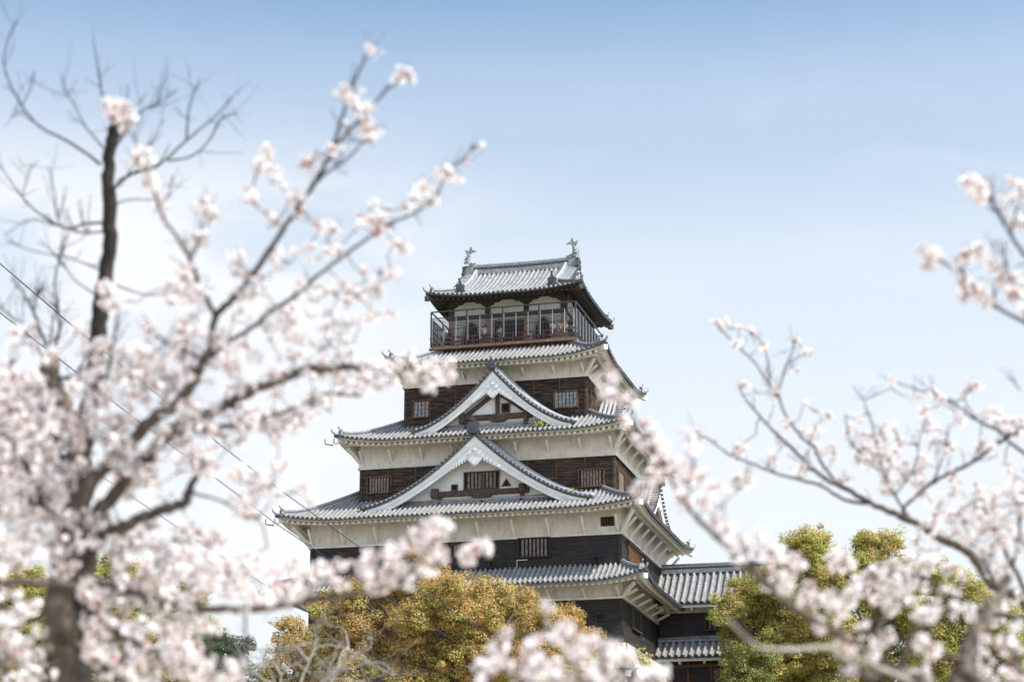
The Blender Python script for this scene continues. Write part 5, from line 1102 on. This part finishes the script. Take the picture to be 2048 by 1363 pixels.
# --- the cherry reaching in from the right
Rc = Grove('cherry_tree', 'pale pink cherry tree reaching in from the right edge above the green trees', (2320, 1500), 10.5, None, 23, BARK, TWIG)
Rc.limb([(2320, 1500), (2300, 1300), (2310, 1050), (2340, 700)], 110, 60, 10.5, 10.0, 'trunk', ground=True, sides=14)
LB = [([(2300, 1320), (2150, 1262), (2060, 1215), (2017, 1182), (1982, 1168), (1946, 1114), (1898, 1083), (1831, 1048), (1778, 1021), (1743, 1006), (1681, 972), (1628, 941), (1601, 913), (1557, 871), (1530, 844), (1506, 815), (1486, 790), (1480, 770)], 34, 4, 10.5, 12.0),
    ([(1668, 959), (1640, 920), (1628, 893), (1601, 871), (1570, 826), (1556, 792), (1530, 755), (1510, 725), (1483, 700), (1453, 670), (1428, 645)], 8, 3, 11.5, 12.0), ([(1556, 792), (1567, 745), (1585, 703), (1590, 675)], 5, 3, 12.0, 12.0), ([(1570, 730), (1592, 715), (1612, 707)], 3, 2, 12, 12), ([(1540, 770), (1530, 700), (1500, 660)], 4, 2.5, 12.0, 12.2),
    ([(1743, 1006), (1690, 999), (1645, 972), (1601, 959), (1557, 948), (1504, 926), (1468, 913), (1437, 893), (1407, 871), (1389, 862)], 9, 3, 11.2, 11.8), ([(1814, 1040), (1806, 1018), (1849, 977), (1867, 964), (1902, 944), (1946, 924), (1999, 884), (2060, 850), (2150, 830), (2300, 820)], 8, 12, 11.2, 10.5), ([(1867, 964), (1880, 930), (1892, 890), (1898, 850)], 5, 3, 11, 11), ([(1946, 924), (1960, 880), (1962, 840)], 4, 2.5, 10.9, 10.9),
    ([(1814, 1030), (1790, 990), (1770, 950), (1755, 900), (1745, 850), (1728, 800)], 7, 3, 11.2, 11.6), ([(1770, 950), (1735, 920), (1700, 880), (1690, 830)], 5, 3, 11.4, 11.6), ([(1790, 990), (1830, 930), (1838, 880), (1850, 840)], 5, 3, 11.2, 11.2), ([(1728, 800), (1715, 785), (1706, 770)], 3, 2, 11.6, 11.6), ([(1728, 800), (1750, 790), (1772, 780)], 3, 2, 11.6, 11.6),
    ([(2330, 1050), (2150, 960), (2048, 906), (1999, 862), (1955, 840), (1884, 791), (1839, 780), (1787, 762)], 16, 3, 10.3, 11.5), ([(1955, 840), (1930, 800), (1945, 770)], 4, 2.5, 11, 11), ([(2040, 780), (2025, 760), (2015, 755)], 4, 3, 10, 10),
    ([(2340, 800), (2150, 700), (2048, 642), (1989, 612), (1952, 579), (1923, 542), (1894, 530), (1835, 502)], 18, 4, 10.0, 8.6), ([(1989, 612), (1990, 570), (2010, 545)], 5, 3, 9, 8.8), ([(2340, 720), (2150, 610), (2048, 507), (2022, 469), (1982, 403), (1967, 388), (1950, 368)], 18, 5, 10.0, 8.4), ([(2022, 469), (2030, 430), (2040, 400)], 6, 4, 8.6, 8.5), ([(1985, 405), (1982, 385), (1983, 370)], 4, 3, 8.5, 8.5), ([(2040, 600), (2010, 520), (1995, 480)], 6, 3, 8.9, 8.6), ([(2080, 680), (2015, 560), (2008, 480)], 6, 3, 8.9, 8.6),
    ([(2300, 1330), (2100, 1240), (2025, 1130), (1990, 1060), (1965, 1010), (1950, 965)], 24, 6, 10.4, 10.2), ([(2025, 1130), (2040, 1060), (2030, 1000)], 10, 5, 10.2, 10), ([(1990, 1168), (1960, 1100), (1940, 1085), (1936, 1060)], 10, 5, 10.4, 10.2), ([(2100, 1240), (1990, 1230), (1900, 1190), (1840, 1150), (1780, 1150), (1700, 1160)], 14, 5, 10.3, 9.0)]
for (pts, a, b, d0, d1) in LB:
    P, Rr = Rc.limb(pts, a * 0.78, b * 0.8, d0, d1, 'branch', TWIG if a < 20 else BARK, sides=8, wob=0.9)
    Rc.spurs(P, Rr, int(len(pts) * 0.9), 0.13, 0.0022, 1, 0.5, 0.2)
Z5 = [(1440, 645, 14, 3), (1478, 655, 8, 1), (1500, 658, 6, 1), (1475, 690, 8, 2), (1522, 695, 12, 2), (1590, 677, 7, 1), (1612, 708, 4, 1), (1592, 740, 7, 1), (1490, 770, 10, 2), (1535, 770, 8, 1), (1555, 785, 8, 2), (1610, 810, 8, 1), (1570, 845, 10, 3), (1650, 830, 10, 2), (1475, 900, 13, 3), (1545, 915, 8, 2), (1480, 965, 16, 3), (1635, 865, 10, 2), (1670, 905, 13, 3), (1640, 895, 12, 2), (1700, 855, 12, 2), (1730, 880, 16, 4), (1760, 870, 18, 4), (1780, 850, 8, 2), (1740, 912, 20, 5), (1780, 900, 18, 4), (1720, 922, 16, 3), (1810, 880, 16, 3), (1790, 940, 24, 6), (1830, 950, 24, 6), (1770, 970, 18, 3), (1840, 920, 16, 3), (1870, 890, 12, 2), (1900, 895, 12, 2), (1860, 860, 14, 3), (1787, 758, 6, 1), (1850, 825, 12, 3), (1880, 800, 10, 2), (1868, 780, 6, 1), (1830, 790, 8, 1), (1910, 835, 16, 3), (1930, 780, 8, 2), (1950, 772, 10, 3), (1985, 825, 16, 4), (2010, 850, 18, 4), (2035, 850, 20, 4), (1960, 890, 12, 2), (1990, 890, 10, 2), (1600, 940, 12, 2), (1690, 960, 12, 2), (1850, 990, 16, 2), (1405, 870, 8, 1), (1560, 880, 9, 1), (1620, 860, 12, 2), (1720, 830, 8, 1)]
Z6 = [(1945, 360, 16, 5), (1965, 385, 18, 5), (2030, 390, 32, 7), (2040, 440, 22, 4), (1850, 500, 18, 4), (1875, 520, 20, 4), (1920, 520, 22, 5), (1965, 500, 16, 4), (1985, 525, 12, 2), (1925, 575, 20, 3), (1955, 585, 18, 3), (1975, 600, 18, 3), (2010, 560, 22, 3), (2020, 600, 22, 3), (2045, 580, 18, 2)]
Z7 = [(1870, 1030, 28, 5), (1900, 1010, 28, 4), (1940, 1040, 34, 6), (1970, 1080, 38, 8), (1920, 1080, 28, 4), (1990, 1020, 38, 8), (2030, 1000, 34, 6), (2020, 1070, 38, 8), (1850, 1080, 28, 4), (1840, 1130, 28, 5), (1800, 1140, 34, 7), (1760, 1160, 34, 7), (1720, 1172, 22, 4), (1690, 1120, 16, 4), (1670, 1125, 14, 2), (1775, 1200, 28, 6), (1830, 1180, 28, 5), (1700, 1190, 22, 4), (1900, 1160, 28, 4), (2000, 1150, 28, 5), (2035, 1200, 34, 6), (1990, 1222, 28, 4), (1880, 1110, 25, 3), (1950, 1000, 20, 3), (1910, 960, 16, 2), (2030, 950, 25, 3)]
Rc.bloom(Z5, 11.6, 0.4, rad=0.022, nf=4, mul=2.1); Rc.bloom(Z6, 8.6, 0.25, rad=0.030, nf=8, mul=1.2); Rc.bloom(Z7, 10.0, 0.4, rad=0.026, nf=7, mul=1.8)
Rc.finish()

# --- closer cherry whose long limb crosses the lower right
Lc = Grove('cherry_tree', 'close cherry branchwork crossing the lower right, in front of the corridor building', (2080, 1600), 7.6, None, 24, BARK, TWIG)
Lc.limb([(2080, 1600), (2060, 1500)], 120, 110, 7.6, 7.6, 'trunk', ground=True, sides=14)
LD = [([(2060, 1510), (1960, 1440), (1870, 1385), (1800, 1345), (1740, 1310), (1690, 1275), (1645, 1251), (1592, 1216), (1539, 1171), (1499, 1140), (1468, 1109), (1420, 1060), (1370, 1005), (1330, 935), (1290, 870), (1248, 795), (1215, 752)], 27, 2.5, 7.6, 7.8),
    ([(2060, 1500), (1990, 1400), (1933, 1317), (1950, 1270), (1968, 1247), (2000, 1190), (2017, 1150)], 44, 18, 7.6, 8.4), ([(1933, 1330), (1911, 1360), (1900, 1400)], 30, 30, 7.7, 7.7), ([(1870, 1385), (1790, 1345), (1734, 1350), (1690, 1330), (1660, 1290)], 34, 12, 7.6, 7.2), ([(1800, 1345), (1820, 1280), (1850, 1220), (1890, 1180)], 10, 5, 7.6, 7.6), ([(1645, 1251), (1670, 1210), (1680, 1180)], 6, 4, 7.6, 7.6), ([(1740, 1310), (1760, 1250), (1790, 1200)], 8, 4, 7.6, 7.6), ([(1370, 1005), (1385, 940), (1380, 870)], 5, 3, 7.8, 7.9), ([(1420, 1060), (1440, 1010), (1490, 965)], 5, 3, 7.8, 8.0), ([(1933, 1317), (1860, 1300), (1830, 1260)], 10, 5, 7.7, 7.5), ([(2060, 1500), (2040, 1400), (2030, 1300)], 24, 10, 7.6, 8)]
for (pts, a, b, d0, d1) in LD:
    P, Rr = Lc.limb(pts, a, b, d0, d1, 'branch', BARKG if a < 9 else BARK, sides=8, wob=0.8); Lc.spurs(P, Rr, int(len(pts) * 1.2), 0.12, 0.0024, 0, 0.4, 0.3)
Lc.limb([(1830, 1365), (1760, 1335), (1681, 1302), (1645, 1294), (1579, 1298), (1526, 1295), (1495, 1278), (1455, 1238)], 14, 5, 7.5, 6.6, 'branch', BARKG)
Z8 = [(1215, 760, 20, 5), (1220, 795, 14, 3), (1245, 800, 18, 4), (1260, 832, 18, 3), (1290, 845, 18, 3), (1290, 880, 16, 3), (1325, 890, 18, 3), (1310, 945, 24, 6), (1290, 985, 22, 5), (1340, 930, 22, 4), (1370, 945, 18, 3), (1400, 950, 18, 3), (1420, 975, 12, 2), (1385, 900, 13, 3), (1380, 870, 10, 2), (1370, 1000, 22, 4), (1410, 1010, 22, 4), (1440, 1060, 24, 4), (1460, 1090, 20, 3), (1490, 1100, 26, 6), (1530, 1090, 25, 5), (1560, 1110, 26, 6), (1585, 1122, 22, 4), (1550, 1150, 26, 5), (1580, 1160, 20, 4), (1490, 965, 12, 3), (1455, 990, 15, 2), (1620, 1180, 18, 3), (1660, 1190, 18, 3), (1630, 1210, 18, 3), (1680, 1225, 18, 4), (1640, 1255, 16, 4), (1720, 1255, 12, 2), (1880, 1220, 22, 4), (1850, 1240, 20, 4), (1930, 1230, 22, 3), (1840, 1280, 20, 4), (1690, 1290, 18, 4), (1740, 1310, 14, 2), (1780, 1290, 20, 3), (1860, 1310, 22, 4), (1830, 1350, 26, 4), (1960, 1300, 26, 3), (2020, 1280, 32, 5), (2040, 1340, 32, 5), (1980, 1350, 26, 4), (1700, 1345, 16, 2)]
Lc.bloom(Z8, 7.7, 0.2, rad=0.027, nf=6, mul=1.05); Lc.finish()

# --- nearest cherry twigs rising into the bottom of the view
Bc = Grove('cherry_tree', 'nearest cherry sprays rising at the bottom centre in front of the stone foundation', (1160, 1700), 6.6, None, 25, BARK, TWIG)
Bc.limb([(1160, 1700), (1160, 1560)], 60, 44, 6.6, 6.6, 'trunk', ground=True, sides=12)
for (pts, a, b) in (([(1160, 1570), (1130, 1450), (1100, 1370), (1070, 1320), (1050, 1275)], 14, 4), ([(1160, 1570), (1165, 1450), (1160, 1370), (1145, 1310), (1120, 1255)], 13, 4), ([(1165, 1500), (1190, 1400), (1205, 1330), (1200, 1265)], 10, 4), ([(1190, 1400), (1240, 1350), (1265, 1305)], 7, 3), ([(1110, 1390), (1030, 1350), (975, 1320)], 7, 3), ([(1165, 1500), (1250, 1420), (1300, 1355)], 8, 4), ([(1145, 1310), (1110, 1250), (1095, 1212)], 4, 2), ([(1130, 1450), (1000, 1390), (950, 1355)], 8, 4)):
    P, Rr = Bc.limb(pts, a, b, 6.6, 6.6 + Bc.rg.normal(0, 0.15), 'branch', TWIG, wob=0.8); Bc.spurs(P, Rr, 5, 0.08, 0.002, 0, 0.4, 0.4)
Z9 = [(980, 1322, 18, 3), (1010, 1290, 14, 2), (1030, 1330, 24, 4), (1060, 1282, 22, 4), (1075, 1312, 22, 4), (1020, 1262, 6, 1), (1120, 1262, 24, 5), (1150, 1292, 24, 5), (1100, 1332, 26, 5), (1160, 1332, 26, 5), (1190, 1272, 20, 4), (1212, 1302, 22, 4), (1232, 1340, 22, 4), (1262, 1312, 18, 3), (1290, 1350, 18, 3), (960, 1352, 20, 3), (1328, 1352, 14, 2), (1095, 1214, 4, 1), (1060, 1355, 26, 4), (1130, 1358, 26, 4), (1200, 1358, 26, 4)]
Bc.bloom(Z9, 6.6, 0.12, rad=0.025, nf=7, mul=1.0); Bc.finish()

# --- bare pale shrub in front of the orange tree
Sh = Grove('bare_shrub', 'leafless pale grey shrub with curling twigs low in front of the orange tree', (610, 1560), 16, None, 26, BARKG, BARKG)
Sh.limb([(620, 1560), (610, 1480)], 30, 24, 16, 16, 'trunk', ground=True)
o4 = lambda x, y: (520 + x / 2.56, 960 + y / 2.56)
for pts in ([(230, 1330), (120, 1150), (110, 1000), (180, 940), (260, 990)], [(230, 1330), (240, 1100), (300, 960), (390, 880)], [(230, 1330), (200, 1080), (250, 930), (300, 850), (440, 860), (560, 930), (690, 1000)], [(230, 1330), (300, 1050), (400, 980), (600, 930), (690, 985)], [(230, 1330), (380, 1000), (420, 880), (450, 850), (430, 760), (350, 740), (330, 680)], [(300, 1050), (480, 900), (560, 860), (570, 800)], [(230, 1330), (60, 1000), (0, 870), (-60, 850)], [(110, 1000), (60, 930), (-40, 960), (-120, 1010)], [(240, 1100), (350, 1020), (520, 1030), (640, 1060)], [(250, 930), (180, 850), (110, 870), (20, 880)], [(300, 850), (280, 770), (310, 700)], [(200, 1080), (20, 1020), (-90, 900), (-130, 820)]):
    P, Rr = Sh.limb([o4(*p) for p in pts], 5, 1.8, 16, 16 + Sh.rg.normal(0, 0.8), 'branch', BARKG, wob=1.5, sides=6); Sh.spurs(P, Rr, 8, 0.3, 0.0035, 1, 0.1, 0.3)
Sh.finish()
